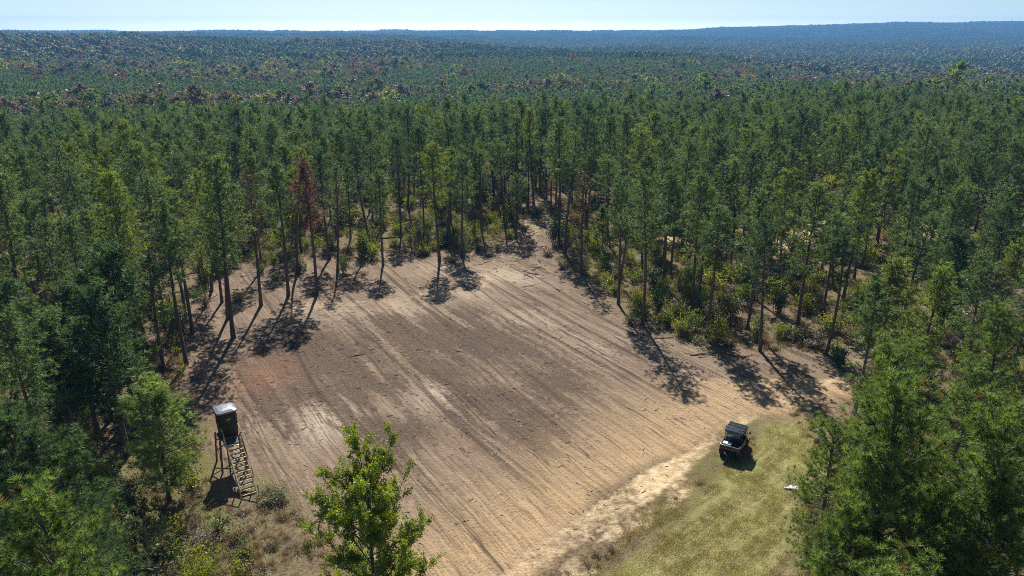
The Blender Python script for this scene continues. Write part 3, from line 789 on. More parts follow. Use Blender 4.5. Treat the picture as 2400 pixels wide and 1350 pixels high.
for dep, x, y, h, tx, ty, vis, z in items:
    u = x/y
    hardwood = hardR.uniform() < (.10 if dep < 75 and u < -.25 else .035)
    if hardwood and dep < 150:
        if not vis: continue
        colr = hardR.choice(['leaf_green', 'leaf_olive', 'leaf_yellow', 'leaf_olive', 'leaf_green', 'leaf_dark', 'leaf_olive'])
        word = {'leaf_green': 'mid green', 'leaf_olive': 'olive', 'leaf_yellow': 'yellow green', 'leaf_rust': 'rusty orange', 'leaf_dark': 'dark green'}[colr]
        hh = h*hardR.uniform(.5, .78)
        _, ty2, _ = proj(x, y, z+hh)
        put_tree(B_MID[hardR.integers(3)], x, y, hh/14*1.1, hh/14, hardR.uniform(0, 6.28),
                 unique(word+' hardwood among the pines, its top {} percent across, {} down', tx, ty2), 'tree', 'hardwoods among the pines', M[colr])
        continue
    if vis and N_PINE < 300:
        side = 'left' if u < -.3 else ('right' if u > .33 else 'middle')
        near = 'front of the' if dep < 70 else ('stand around the clearing,' if dep < 95 else 'rows behind the clearing,')
        if dep < 46: pr, near = P_NEAR[sr.integers(3)], 'nearest rows on the '+side+','
        else: pr = P_MID[sr.integers(10)]; near = ('left' if side == 'left' else 'right' if side == 'right' else 'middle')+' stand'+(' close by,' if dep < 80 else ' behind the clearing,')
        mat = None; word = 'green'
        q = sr.uniform()
        if dep > 46:
            if q < .10: mat = M['pine_light']; word = 'light green'
            elif q < .24: mat = M['pine_dark']; word = 'dark green'
            elif q < .25: mat = M['pine_brown']; word = 'browning'
            elif q < .33: pr = P_SPARSE; mat = M['pine']; word = 'thin crowned'
        put_tree(pr, x, y, (h/H17)**.5*sr.uniform(.9, 1.12), h/H17, sr.uniform(0, 6.28),
                 unique(word+' pine, '+near+' tip {} percent across, {} down', tx, ty), 'tree', 'pines of the stand round the clearing', mat,
                 tilt=abs(sr.normal())*.03, azt=sr.uniform(0, 6.28))
        N_PINE += 1
    else:
        far_list.append((x, y, h))

# ------------------------------------------------------------------ instanced masses (nobody could count these)
def scatter(name, sources, P, IDX, ROT, SCL, label):
    """one object whose points carry copies of the source meshes"""
    src = bpy.data.collections.new(name+'_sources')
    for i, me in enumerate(sources):
        o = bpy.data.objects.new('%s_source_%02d' % (name, i), me); src.objects.link(o)
    me = bpy.data.meshes.new(name); me.vertices.add(len(P)); me.vertices.foreach_set('co', np.asarray(P, np.float32).ravel())
    a = me.attributes.new('idx', 'INT', 'POINT'); a.data.foreach_set('value', np.asarray(IDX, np.int32))
    a = me.attributes.new('rot', 'FLOAT_VECTOR', 'POINT'); a.data.foreach_set('vector', np.asarray(ROT, np.float32).ravel())
    a = me.attributes.new('scl', 'FLOAT_VECTOR', 'POINT'); a.data.foreach_set('vector', np.asarray(SCL, np.float32).ravel())
    o = bpy.data.objects.new(name, me); COL.objects.link(o)
    g = bpy.data.node_groups.new(name, 'GeometryNodeTree')
    g.interface.new_socket('Geometry', in_out='INPUT', socket_type='NodeSocketGeometry'); g.interface.new_socket('Geometry', in_out='OUTPUT', socket_type='NodeSocketGeometry')
    N = g.nodes.new; L = g.links.new
    gi = N('NodeGroupInput'); go = N('NodeGroupOutput'); ip = N('GeometryNodeInstanceOnPoints')
    ci = N('GeometryNodeCollectionInfo'); ci.inputs['Collection'].default_value = src; ci.inputs['Separate Children'].default_value = True; ci.inputs['Reset Children'].default_value = True
    def na(nm, ty):
        q = N('GeometryNodeInputNamedAttribute'); q.data_type = ty; q.inputs['Name'].default_value = nm; return q.outputs['Attribute']
    L(gi.outputs[0], ip.inputs['Points']); L(ci.outputs[0], ip.inputs['Instance']); ip.inputs['Pick Instance'].default_value = True
    L(na('idx', 'INT'), ip.inputs['Instance Index']); L(na('rot', 'FLOAT_VECTOR'), ip.inputs['Rotation']); L(na('scl', 'FLOAT_VECTOR'), ip.inputs['Scale'])
    L(ip.outputs[0], go.inputs[0])
    md = o.modifiers.new('copies', 'NODES'); md.node_group = g
    tag(o, label, None, None, 'stuff'); return o

SRC_MID = [one_mesh('pine', pine_arrays(110+i, H17, cb, R, nb, tufts=tf, nn=12, L=.38, wd=.075), M['bark'], M[mk]) for i, (cb, R, nb, tf, mk) in
           enumerate([(.46, 2.5, 70, 11, 'pine'), (.42, 2.3, 72, 11, 'pine'), (.5, 2.6, 64, 11, 'pine_dark'), (.46, 2.4, 66, 11, 'pine'), (.4, 2.5, 72, 11, 'pine_light')])]
P = []; I = []; Rr = []; Sc = []
fr2 = np.random.default_rng(41)
for x, y, h in far_list:
    if y > 60 and fr2.uniform() < 1:
        P.append((x, y, float(terrain(x, y))-.1)); I.append(fr2.choice([0, 1, 2, 3, 3, 0, 1, 4], p=[.16, .16, .16, .16, .1, .1, .1, .06])); Rr.append((0, 0, fr2.uniform(0, 6.28))); s_ = (h/H17)**.5*fr2.uniform(.9, 1.15); Sc.append((s_, s_, h/H17))
scatter('pine_forest', SRC_MID, P, I, Rr, Sc, 'dense pine stand of many dark green crowns behind the clearing')

# beyond: lighter crowns
def species(x, y):
    """0 pine, 1.. hardwood colours"""
    r = np.hypot(x, y); u = x/np.maximum(y, 1)
    edge = lerp_tab(u, [-.7, -.33, 0, .2, .33, .45, .8], [300, 300, 395, 430, 470, 345, 340])+noise2(x, y, 60, 2)*12
    band = (r > edge) & (r < edge+lerp_tab(u, [-.7, -.3, .2, .35, .5], [95, 85, 60, 50, 400]))
    hill = (r > 560+noise2(x, y, 200, 3)*90)
    pinepatch = noise2(x, y, 160, 7) > .75
    hard = np.where(band, .82, np.where(hill, np.where(pinepatch, .15, .8), .04))
    # plantation blocks of pine on the middle valley
    block = (u > -.1) & (u < .28) & (r > 480) & (r < 1100)
    hard = np.where(block, .22, hard)
    return hard
S2 = []
far_r = np.random.default_rng(4)
for i in range(3):
    S2.append(one_mesh('far_pine', pine_arrays(210+i, H17, .42, 2.2, 20, tufts=5, nn=6, L=.95, wd=.34, limbs=False), M['bark'], M['pine_far']))
for i, mk in enumerate(['leaf_green', 'leaf_olive', 'leaf_grey', 'leaf_rust', 'leaf_yellow', 'leaf_dark']):
    S2.append(one_mesh('far_hardwood', broad_arrays(230+i, 14.0, 3.9, .28, 16, 4, 11, .8, conic=.12, limbs=False), M['bark_grey'], M[mk]))
def far_points(r0, r1, s_, seed, n):
    x, y = cand(n, r0, r1, s_, seed)
    return dart(zip(x, y, np.full(len(x), s_)), None, [])
pts = far_points(262, 850, 4.7, 9, 110000)
hp = species(pts[:, 0], pts[:, 1]); q = far_r.uniform(size=len(pts)); hard = q < hp
rr_ = np.hypot(pts[:, 0], pts[:, 1]); keep = ~(hard & (far_r.uniform(size=len(pts)) < .45))
pts, hard, rr_ = pts[keep], hard[keep], rr_[keep]
zz = terrain(pts[:, 0], pts[:, 1])-.2
hcol = far_r.choice(6, size=len(pts), p=[.18, .27, .31, .11, .08, .05])
tone = noise2(pts[:, 0], pts[:, 1], 90, 5)
hcol = np.where((tone > .7) & (far_r.uniform(size=len(pts)) < .5), 3, np.where((tone < .2) & (hcol == 3), 2, hcol))
I = np.where(hard, 3+hcol, far_r.integers(0, 3, len(pts)))
sz = np.where(hard, far_r.normal(1.12, .14, len(pts)), far_r.normal(.98, .07, len(pts)))
sx = np.where(hard, sz*far_r.uniform(1.0, 1.45, len(pts)), far_r.uniform(.9, 1.15, len(pts)))
PP = np.stack([pts[:, 0], pts[:, 1], zz], 1); SS = np.stack([sx, sx, sz], 1); RR = np.stack([0*sx, 0*sx, far_r.uniform(0, 6.28, len(pts))], 1)

# the round crowned trees of the creek line that stand out: things of their own
pxs, pys, dp = proj(PP[:, 0], PP[:, 1], PP[:, 2]+14*sz)
bandm = hard & (rr_ < 520) & (pxs > 0) & (pxs < 2400)
bi = np.where(bandm)[0]; bi = bi[np.argsort(rr_[bi])][:70]
BFAR = {3+i: (proto_tree('hardwood_tree', broad_arrays(260+i, 14.0, 3.6, .28, 22, 4, 14, .6, conic=.2), M['bark_grey'], M[mk]), w_) for i, (mk, w_) in
        enumerate([('leaf_green', 'green'), ('leaf_olive', 'olive'), ('leaf_grey', 'greyish'), ('leaf_rust', 'rusty'), ('leaf_yellow', 'yellow green'), ('leaf_dark', 'dark green')])}
for i in bi:
    pr, wd_ = BFAR[int(I[i])]
    put_tree(pr, PP[i, 0], PP[i, 1], sx[i]*1.3, sz[i]*1.2, RR[i, 2], unique(wd_+' round hardwood on the creek line, top {} percent across, {} down', pxs[i], pys[i]), 'tree', 'hardwoods on the creek line beyond the pines', z=PP[i, 2])
mask = np.ones(len(PP), bool); mask[bi] = False
scatter('distant_forest', S2, PP[mask], I[mask], RR[mask], SS[mask], 'mixed pine and hardwood forest on the low ground behind the pine stand')

# far woods as patches of small crowns
def patch(seed, size, n, mix_p, mats, hs=(12, 17)):
    r = np.random.default_rng(seed); Vs, Fs, Ms = [], [], []; base = 0
    px_ = r.uniform(-size/2, size/2, (n, 2))
    for j in range(n):
        mi = r.choice(len(mats), p=mix_p); h = r.uniform(*hs); R_ = r.uniform(2.2, 3.6) if mi else r.uniform(1.7, 2.4)
        if mi: R_ *= 1.2; h *= r.uniform(.85, 1.2)
        m = 22; d = r.normal(size=(m, 3)); d /= np.linalg.norm(d, axis=1)[:, None]; d[:, 2] = np.abs(d[:, 2])*1.0-.25
        c = np.array([px_[j, 0], px_[j, 1], h-R_*.9])
        zs = 1.0 if mi else 1.9
        ctr = c+d*np.array([R_, R_, R_*zs])*.75
        V, F = leaves(r, ctr-d*.1, d, R_*.62, .9)
        Vs.append(V); Fs.append(F+base); base += len(V); Ms.append(np.full(len(F), mi))
        na_, nl = 8, 5; th = np.arange(na_)*2*np.pi/na_; ph_ = np.linspace(-.9, 1.45, nl)
        E = np.stack([np.outer(np.cos(ph_), np.cos(th)), np.outer(np.cos(ph_), np.sin(th)), np.outer(np.sin(ph_), np.ones(na_))], -1).reshape(-1, 3)
        E = E*(1+r.normal(size=(len(E), 1))*.17)*np.array([R_, R_, R_*zs])*.8+c
        i_ = np.arange(nl-1)[:, None]*na_; j_ = np.arange(na_)[None, :]; F = np.stack([i_+j_, i_+(j_+1) % na_, i_+na_+(j_+1) % na_, i_+na_+j_], -1).reshape(-1, 4)
        Vs.append(E); Fs.append(F+base); base += len(E); Ms.append(np.full(len(F), mi))
        # stem
    return mesh_np('woods', np.concatenate(Vs), [np.concatenate(Fs)], mats, np.concatenate(Ms))
M['far_brown'] = foliage('brownish_autumn_leaves', (.12, .105, .06), (.145, .12, .065), .35, .0, c3=(.09, .11, .045))
PM = [M['pine_far'], M['leaf_olive'], M['far_brown'], M['leaf_rust'], M['leaf_green']]
PS = [patch(300, 44, 64, [.08, .28, .36, .12, .16], PM), patch(301, 44, 64, [.15, .34, .31, .0, .2], PM), patch(302, 44, 85, [.92, .03, .03, .0, .02], PM), patch(303, 44, 80, [.5, .14, .16, .08, .12], PM)]
def patch_points(r0, r1, step, seed):
    r = np.random.default_rng(seed); xs = np.arange(-UMAX*r1, UMAX*r1, step); ys = np.arange(r0*.7, r1, step); X, Y = np.meshgrid(xs, ys); X = X.ravel()+r.uniform(-.2, .2, X.size)*step; Y = Y.ravel()+r.uniform(-.2, .2, Y.size)*step
    rr = np.hypot(X, Y); ok = (rr > r0) & (rr < r1) & (np.abs(X) < UMAX*Y); return X[ok], Y[ok], r
X, Y, r_ = patch_points(835, 2700, 40, 5)
pn = noise2(X, Y, 260, 7); blk = (X/Y > -.1) & (X/Y < .28) & (np.hypot(X, Y) < 1150)
I = np.where((pn > .7) | blk, 2, np.where(pn > .1, 3, np.where(noise2(X, Y, 130, 2) > .35, 0, 1)))
P = np.stack([X, Y, terrain(X, Y)-.5], 1); R0 = np.stack([0*X, 0*X, r_.integers(0, 4, len(X))*math.pi/2], 1); Sv = np.ones((len(X), 3)); Sv[:, 2] = r_.uniform(.85, 1.2, len(X))
scatter('hillside_woods', PS, P, I, R0, Sv, 'autumn hardwood and pine woods over the rolling middle distance')
PB = [patch(320+i, 120, 300, p_, PM, (12, 19)) for i, p_ in enumerate([[.55, .15, .2, .04, .06], [.8, .06, .1, 0, .04], [.3, .22, .28, .08, .12]])]
X, Y, r_ = patch_points(2650, 5900, 112, 6)
P = np.stack([X, Y, terrain(X, Y)-.5], 1); I = np.where(noise2(X, Y, 600, 8) > 0, r_.integers(0, 2, len(X)), r_.integers(0, 3, len(X)))
R0 = np.stack([0*X, 0*X, r_.integers(0, 4, len(X))*math.pi/2], 1); Sv = np.ones((len(X), 3)); Sv[:, 2] = r_.uniform(.85, 1.25, len(X))
scatter('far_ridge_woods', PB, P, I, R0, Sv, 'wooded ridges on the horizon, blue with distance')
#@@DETAIL
# ------------------------------------------------------------------ shrubs along the rims and in the open stand
SHM = {'y': ('leaf_yellow', 'yellow green'), 'g': ('leaf_green', 'mid green'), 'd': ('leaf_dark', 'dark green'), 'o': ('leaf_olive', 'olive'), 'r': ('leaf_rust', 'rusty'), 'b': ('leaf_grey', 'brownish')}
SHRUBS = [(1495, 728, 2.6, 1.3, 'y'), (1540, 728, 3.4, 1.2, 'd'), (1588, 745, 2.8, 1.5, 'o'), (1640, 735, 3.0, 1.4, 'g'), (1700, 750, 2.9, 1.5, 'o'), (1735, 715, 3.2, 1.3, 'g'), (1818, 700, 3.4, 1.5, 'y'), (1822, 735, 3.0, 1.5, 'd'),
 (1772, 795, 2.4, 1.2, 'g'), (1862, 800, 1.6, 1.4, 'o'), (1560, 765, 2.2, 1.4, 'g'), (1610, 790, 2.0, 1.4, 'o'), (1230, 470, 3.0, 1.3, 'y'), (1188, 482, 2.8, 1.5, 'y'), (1300, 575, 4.0, 1.9, 'd'), (1330, 570, 2.6, 1.3, 'g'),
 (1110, 560, 2.6, 1.3, 'y'), (1088, 598, 2.8, 1.4, 'o'), (1150, 530, 2.8, 1.4, 'y'), (850, 605, 4.2, 1.6, 'g'), (872, 590, 3.6, 1.4, 'o'), (932, 550, 2.0, 1.8, 'y'), (700, 640, 2.2, 1.9, 'o'), (668, 560, 2.4, 1.6, 'o'),
 (735, 520, 2.8, 2.0, 'y'), (800, 520, 2.6, 1.8, 'o'), (560, 705, 1.3, 1.0, 'y'), (860, 480, 3.0, 1.6, 'g'), (1255, 440, 3.2, 1.8, 'g'), (1215, 500, 3.2, 1.1, 'd'), (1640, 655, 2.6, 1.6, 'g'), (1690, 650, 2.4, 1.6, 'y'),
 (318, 1235, 3.6, 1.7, 'd'), (640, 1175, .9, 1.5, 'o'), (1120, 590, 1.2, 1.1, 'o'), (1480, 760, 1.2, 1.4, 'o'), (1230, 545, 1.3, .9, 'd'), (1920, 665, 2.4, 2.0, 'y'), (1870, 640, 2.2, 2.0, 'y'), (1960, 860, 2.4, 1.2, 'd'),
 (30, 700, 3.0, 1.7, 'y'), (60, 1060, 2.6, 1.6, 'y'), (150, 980, 3.0, 1.8, 'o'), (210, 1000, 3.4, 1.8, 'g'), (230, 900, 3.8, 2.0, 'y'), (290, 860, 3.6, 1.8, 'o'), (345, 1010, 2.0, 1.4, 'o'), (330, 930, 2.2, 1.5, 'b'),
 (2120, 700, 2.4, 1.5, 'g'), (2370, 560, 2.6, 2.0, 'y'), (2350, 640, 2.4, 1.6, 'o'), (2230, 640, 2.6, 1.6, 'r'), (480, 720, 1.4, 1.3, 'b'), (420, 820, 1.6, 1.2, 'o'), (980, 560, 1.8, 1.5, 'g'), (1040, 580, 1.6, 1.4, 'o'),
 (620, 620, 2.0, 1.4, 'b'), (590, 560, 2.2, 1.5, 'o'), (1385, 600, 1.6, 1.6, 'b'), (1420, 640, 1.8, 1.2, 'o'), (1440, 690, 1.5, 1.2, 'g'), (2030, 800, 1.4, 1.6, 'o'), (1900, 810, 1.2, 1.6, 'b'), (380, 1300, 1.8, 1.2, 'o'), (1195, 560, 1.4, 1.2, 'y'), (1165, 590, 1.1, 1.0, 'o'), (1285, 600, 1.2, 1.2, 'b'), (1320, 630, 1.2, 1.1, 'o'), (1060, 615, 1.2, 1.0, 'y'), (1000, 600, 1.1, 1.2, 'o'), (470, 1280, 1.1, 1.4, 'b')]
hr = np.random.default_rng(55)
def put_shrub(x, y, H, R, key, label):
    d = math.hypot(x, y)
    if d < 62: pr = SHN[hr.integers(2)]; h0, r0_ = (1.8, 1.2) if pr is SHN[0] else (2.6, 1.4)
    else:
        k = hr.integers(3); pr = SH[k]; h0, r0_ = [(1.8, 1.0), (1.3, 1.1), (2.6, 1.2)][k]
    put_tree(pr, x, y, R/r0_*.85, H/h0, hr.uniform(0, 6.28), label, 'shrub', 'shrubs round the clearing', M[SHM[key][0]])
for px, py, H, R, key in SHRUBS:
    x, y = at(px, py); tx, ty, _ = proj(x, y, float(terrain(x, y))+H)
    put_shrub(x, y, H, R, key, unique(SHM[key][1]+' shrub at the rim of the clearing, top {} percent across, {} percent down', tx, ty))
cx_, cy_ = cand(5000, 34, 150, 2.5, 88)
ok = ~keepout(cx_, cy_); cx_, cy_ = cx_[ok], cy_[ok]
wgt = .3+1.2*np.clip(blob(cx_, cy_, 1700, 640, 230, 90)+blob(cx_, cy_, 760, 500, 240, 60)+blob(cx_, cy_, 1150, 470, 160, 40)+blob(cx_, cy_, 1600, 720, 110, 60)+.7*blob(cx_, cy_, 150, 900, 200, 200)+.6*blob(cx_, cy_, 2200, 640, 220, 120), 0, 1)
ok = hr.uniform(size=len(cx_)) < wgt
sp_ = dart(zip(cx_[ok], cy_[ok], np.full(ok.sum(), 2.2)), None, [])
ns = 0
for x, y in sp_:
    if ns >= 240: break
    H = hr.uniform(1.1, 3.2); z = float(terrain(x, y)); tx, ty, dp_ = proj(x, y, z+H)
    if not (0 < tx < 2400 and ty < 1340): continue
    key = hr.choice(list('ygdorb'), p=[.42, .22, .05, .22, .03, .06])
    put_shrub(x, y, H, H*hr.uniform(.5, .8), key, unique(SHM[key][1]+' shrub under the pines, top {} percent across, {} percent down', tx, ty)); ns += 1

# ------------------------------------------------------------------ undergrowth, weeds, grass
def clump_np(seed, n, H, R, wd):
    r = np.random.default_rng(seed); P0 = np.concatenate([r.normal(size=(n, 2))*R*.4, np.zeros((n, 1))], 1)
    d = np.concatenate([r.normal(size=(n, 2))*.45, np.ones((n, 1))], 1); s_ = np.cross(d, r.normal(size=d.shape)); s_ /= np.linalg.norm(s_, axis=1)[:, None]
    h = H*r.uniform(.4, 1.1, (n, 1)); V = np.stack([P0-s_*wd/2, P0+s_*wd/2, P0+d*h], 1).reshape(-1, 3)
    return V, np.arange(len(V)).reshape(-1, 3)
def clump(name, seed, n, H, R, wd, m):
    V, F = clump_np(seed, n, H, R, wd); return mesh_np(name, V, [F], [m])
US = [clump('straw', 1, 60, .55, .5, .035, M['straw']), clump('weeds', 2, 60, .5, .5, .05, M['leaf_olive']),
      one_mesh('bush', shrub_arrays(140, .9, .7, 9, 22, .15), M['bark_grey'], M['leaf_green']), one_mesh('bush', shrub_arrays(141, .8, .8, 9, 22, .14), M['bark_grey'], M['leaf_olive']),
      one_mesh('bush', shrub_arrays(142, 1.0, .7, 9, 22, .15), M['bark_grey'], M['leaf_yellow']), one_mesh('bush', shrub_arrays(143, .6, .8, 9, 18, .12), M['dead_wood'], M['leaf_grey'])]
ux, uy = cand(95000, 17, 215, 1, 17)
sdp = sdist(ux, uy, CLEAR); ok = (sdp < 0) & (seg_dist(ux, uy, TRACK) > 1.7) & (seg_dist(ux, uy, TRAIL) > 2) & ~((sdist(ux, uy, DIRT) > 0))
ux, uy = ux[ok], uy[ok]; dn = noise2(ux, uy, 12, 9); ok = hr.uniform(size=len(ux)) < np.clip(.62+.4*dn, .25, 1); ux, uy = ux[ok], uy[ok]; dn = dn[ok]
dd_ = np.hypot(ux, uy); ok = hr.uniform(size=len(ux)) < np.where(dd_ > 130, .45, 1); ux, uy, dn = ux[ok], uy[ok], dn[ok]
I = np.where(hr.uniform(size=len(ux)) < np.clip(.35+.3*dn, .1, .8), hr.choice([2, 3, 4, 4, 1], size=len(ux)), hr.choice([0, 0, 5, 1], size=len(ux)))
s_ = hr.uniform(.6, 1.5, len(ux))
scatter('undergrowth', US, np.stack([ux, uy, terrain(ux, uy)], 1), I, np.stack([0*ux, 0*ux, hr.uniform(0, 6.28, len(ux))], 1), np.stack([s_, s_, s_*hr.uniform(.7, 1.2, len(ux))], 1), 'low weeds, bushes and dry straw on the forest floor')
# weeds fringing the open ground
ex, ey = cand(120000, 15, 110, 1, 18); sdd = sdist(ex, ey, CLEAR); sg = sdist(ex, ey, DIRT); sgr = sdist(ex, ey, GRASS)
ok = (sdd > -3) & (sg < -.3) & (sgr < .5) & (seg_dist(ex, ey, TRACK) > 2.2); ok |= (np.abs(sg) < .8) & (hr.uniform(size=len(ex)) < .3) & (sdd < 4)
w_ = blob(ex, ey, 560, 1330, 220, 160)+blob(ex, ey, 640, 1160, 60, 40); ok &= hr.uniform(size=len(ex)) < np.clip(.18+.6*w_+.25*noise2(ex, ey, 5, 4), .02, 1)
ex, ey = ex[ok], ey[ok]; I = hr.choice([0, 1, 5], size=len(ex), p=[.62, .24, .14]); s_ = hr.uniform(.4, 1.0, len(ex))
scatter('dry_weeds', US, np.stack([ex, ey, terrain(ex, ey)], 1), I, np.stack([0*ex, 0*ex, hr.uniform(0, 6.28, len(ex))], 1), np.stack([s_, s_, s_*.8], 1), 'dry straw coloured weeds along the edge of the bare ground')
# mown grass
GS = [clump('grass', 5, 40, .06, .4, .02, foliage('mown_grass', (.25, .26, .07), (.32, .30, .11), .4, clump=.5, c3=(.42, .35, .18))), clump('grass', 6, 36, .07, .4, .022, M['straw'])]
qx, qy = cand(300000, 15, 62, 1, 19); ok = (sdist(qx, qy, GRASS)+noise2(qx, qy, 3, 1)*.6 > 0) & (seg_dist(qx, qy, TRACK) > 1.0); qx, qy = qx[ok], qy[ok]
gs = qx*.68-qy*.73; ok = (np.sin(gs*3.6+noise2(qx, qy, 9, 3)*1.6)*.5+noise2(qx, qy, 1.6, 6)*.6+hr.normal(size=len(qx))*.9) > .2; qx, qy = qx[ok], qy[ok]
I = (hr.uniform(size=len(qx)) < .3).astype(int); s_ = hr.uniform(.6, 1.5, len(qx))
scatter('grass', GS, np.stack([qx, qy, terrain(qx, qy)+.0], 1), I, np.stack([0*qx, 0*qx, hr.uniform(0, 6.28, len(qx))], 1), np.stack([s_, s_, s_], 1), 'short mown grass, green and straw coloured, on the strip by the track')

# ------------------------------------------------------------------ chips, sticks and clods left by the mulcher
dr_ = np.random.default_rng(66)
def on_ground(x, y):
    """height of the ground sheet including its relief"""
    ix = np.clip(np.searchsorted(gx, x)-1, 0, len(gx)-2); iy = np.clip(np.searchsorted(gy, y)-1, 0, len(gy)-2)
    fx = (x-gx[ix])/(gx[ix+1]-gx[ix]); fy = (y-gy[iy])/(gy[iy+1]-gy[iy])
    return GZ[iy, ix]*(1-fx)*(1-fy)+GZ[iy, ix+1]*fx*(1-fy)+GZ[iy+1, ix]*(1-fx)*fy+GZ[iy+1, ix+1]*fx*fy
def sticks(n, seed, where, lmin, lmax, name, mats, probs, label, thick=.016):
    r = np.random.default_rng(seed); x, y = cand(n, 16, 150, 1, seed); p = where(x, y); ok = r.uniform(size=len(x)) < p; x, y = x[ok], y[ok]
    m = len(x); L_ = lmin+(lmax-lmin)*r.uniform(size=m)**3; a = r.uniform(0, 6.28, m); el = r.normal(size=m)*.12; t = thick*(1+L_*.8)
    c = np.stack([x, y, on_ground(x, y)+t*.8+np.abs(el)*L_*.4], 1)
    d = np.stack([np.cos(a)*np.cos(el), np.sin(a)*np.cos(el), np.sin(el)], 1)*L_[:, None]/2
    s_ = np.stack([-np.sin(a), np.cos(a), 0*a], 1)*t[:, None]; u_ = np.array([0, 0, 1.])*t[:, None]
    corners = [c-d-s_-u_, c-d+s_-u_, c-d+u_*.9, c+d-s_*.6-u_, c+d+s_*.6-u_, c+d+u_*.6]
    V = np.stack(corners, 1).reshape(-1, 3); b = np.arange(m)[:, None]*6
    F4 = np.concatenate([b+[[0, 3, 5, 2]], b+[[1, 2, 5, 4]], b+[[0, 1, 4, 3]]]); F3 = np.concatenate([b+[[0, 2, 1]], b+[[3, 4, 5]]])
    mi = r.choice(len(mats), size=m, p=probs); me = mesh_np(name, V, [F4, F3], mats, np.concatenate([mi, mi, mi, mi, mi]))
    o = bpy.data.objects.new(name, me); COL.objects.link(o); tag(o, label, None, None, 'stuff')
M['chip'] = simple('fresh_wood_chip', (.42, .31, .20), .8, var=.2); M['chip_dark'] = simple('dark_bark_chip', (.07, .05, .04), .9, var=.3); M['chip_grey'] = simple('grey_stick', (.30, .27, .235), .85, var=.25); M['chip_rust'] = simple('rusty_bark_chip', (.24, .11, .06), .9, var=.3)
def w_deb(x, y):
    s_ = np.zeros_like(x)
    for a in [(760, 830, 240, 70, 1), (1000, 790, 270, 55, 1), (1230, 830, 200, 60, .6), (900, 900, 200, 60, .8), (1130, 940, 160, 60, .8), (640, 930, 110, 70, 1), (1250, 990, 140, 50, .6), (950, 1010, 130, 50, .8)]:
        s_ = np.maximum(s_, a[4]*blob(x, y, *a[:4]))
    return np.where(inside(x, y, DIRT), .14+.75*s_, 0)
sticks(150000, 3, w_deb, .06, .6, 'wood_debris', [M['chip'], M['chip_dark'], M['chip_grey'], M['chip_rust']], [.30, .32, .2, .18], 'mulched chips, sticks and clods strewn over the graded dirt')
def w_sl(x, y):
    s_ = sdist(x, y, DIRT); near = np.exp(-(s_/3.2)**2)*.5
    o = blob(x, y, 520, 660, 110, 60)+blob(x, y, 640, 610, 120, 40)+1.3*blob(x, y, 1240, 600, 110, 60)+blob(x, y, 1230, 530, 60, 14)+blob(x, y, 940, 585, 120, 14)+blob(x, y, 1340, 600, 90, 50)+blob(x, y, 700, 570, 90, 26)+blob(x, y, 1640, 830, 70, 20)
    return np.where((s_ > 2.5) & (o < .3), 0, np.clip(near*(y > 60)+o*.8+.05, 0, 1))*(seg_dist(x, y, TRACK) > 2.5)*(~inside(x, y, GRASS))
sticks(17000, 4, w_sl, .4, 2.3, 'slash', [M['chip_dark'], M['chip_grey'], M['dead_wood']], [.45, .3, .25], 'tangled cut branches pushed against the rim of the clearing', thick=.02)

LOGS = [(700, 569, 5.5, 8, .11, 'pale fallen log lying across the broken ground left of the red pine'), (672, 562, 4.0, -48, .08, 'pale fallen trunk leaning across the other pale log'), (838, 834, 1.6, 25, .06, 'short brown stick log lying alone on the mulch'),
        (1255, 497, 4.5, 12, .16, 'dark log pile stem at the end of the sandy exit'), (1248, 502, 4.0, -4, .14, 'lower dark stem at the end of the sandy exit'), (930, 560, 7.0, 6, .13, 'long dark log on the far rim left of the bare sapling'), (985, 556, 4.5, 28, .10, 'dark branch log propped on the far rim brush'),
        (1325, 552, 3.2, -35, .09, 'small log beside the dark bush'), (465, 640, 4.2, 35, .09, 'thin leaning log among the slash at the left rim'), (500, 655, 3.5, 10, .08, 'short dark log in the slash left of the tall edge pine'), (470, 612, 3.8, -12, .08, 'greyish log behind the left rim'),
        (1650, 832, 3.0, 15, .08, 'grey log in the white ash patch on the right rim'), (1335, 642, 2.4, -30, .06, 'pale broken branch left of the brown crowned pine')]
for px, py, ln, a, r0, lab in LOGS:
    x, y = at(px, py); a = math.radians(a); z = float(on_ground(np.array(x), np.array(y)))
    r = np.random.default_rng(int(px)); s_ = np.linspace(-.5, .5, 7)[:, None]
    P_ = s_*ln*np.array([math.cos(a), math.sin(a), .03])+np.array([0, 0, r0*.9])+r.normal(size=(7, 3))*[.05, .05, .015]
    paths = [(P_, np.linspace(r0, r0*.55, 7))]
    br = []
    for j in range(5):
        q = P_[r.integers(1, 6)]; d = np.array([r.normal(), r.normal(), abs(r.normal())*.7+.1]); d /= np.linalg.norm(d); l = r.uniform(.4, 1.2); br.append((np.stack([q, q+d*l*.5, q+d*l]), [r0*.3, r0*.2, r0*.08]))
    V, F = tubes_np(paths, 8); m_ = M['dead_wood'] if lab.startswith(('pale', 'grey')) else M['bark']
    e = empty('fallen_log', (x, y, z)); tag(e, lab, 'log', 'fallen logs round the clearing')
    V2 = np.vstack([V, P_[:1], P_[-1:]]); n8 = len(V)
    caps = np.array([[k, (k+1) % 8, n8] for k in range(8)]+[[n8-8+k, n8-8+(k+1) % 8, n8+1] for k in range(8)])
    o = bpy.data.objects.new('log_stem', mesh_np('log_stem', V2, [F, caps], [m_], smooth=True)); COL.objects.link(o); o.parent = e
    V, F = tubes_np(br, 5); o = bpy.data.objects.new('branch_stub', mesh_np('branch_stub', V, [F], [m_])); COL.objects.link(o); o.parent = e

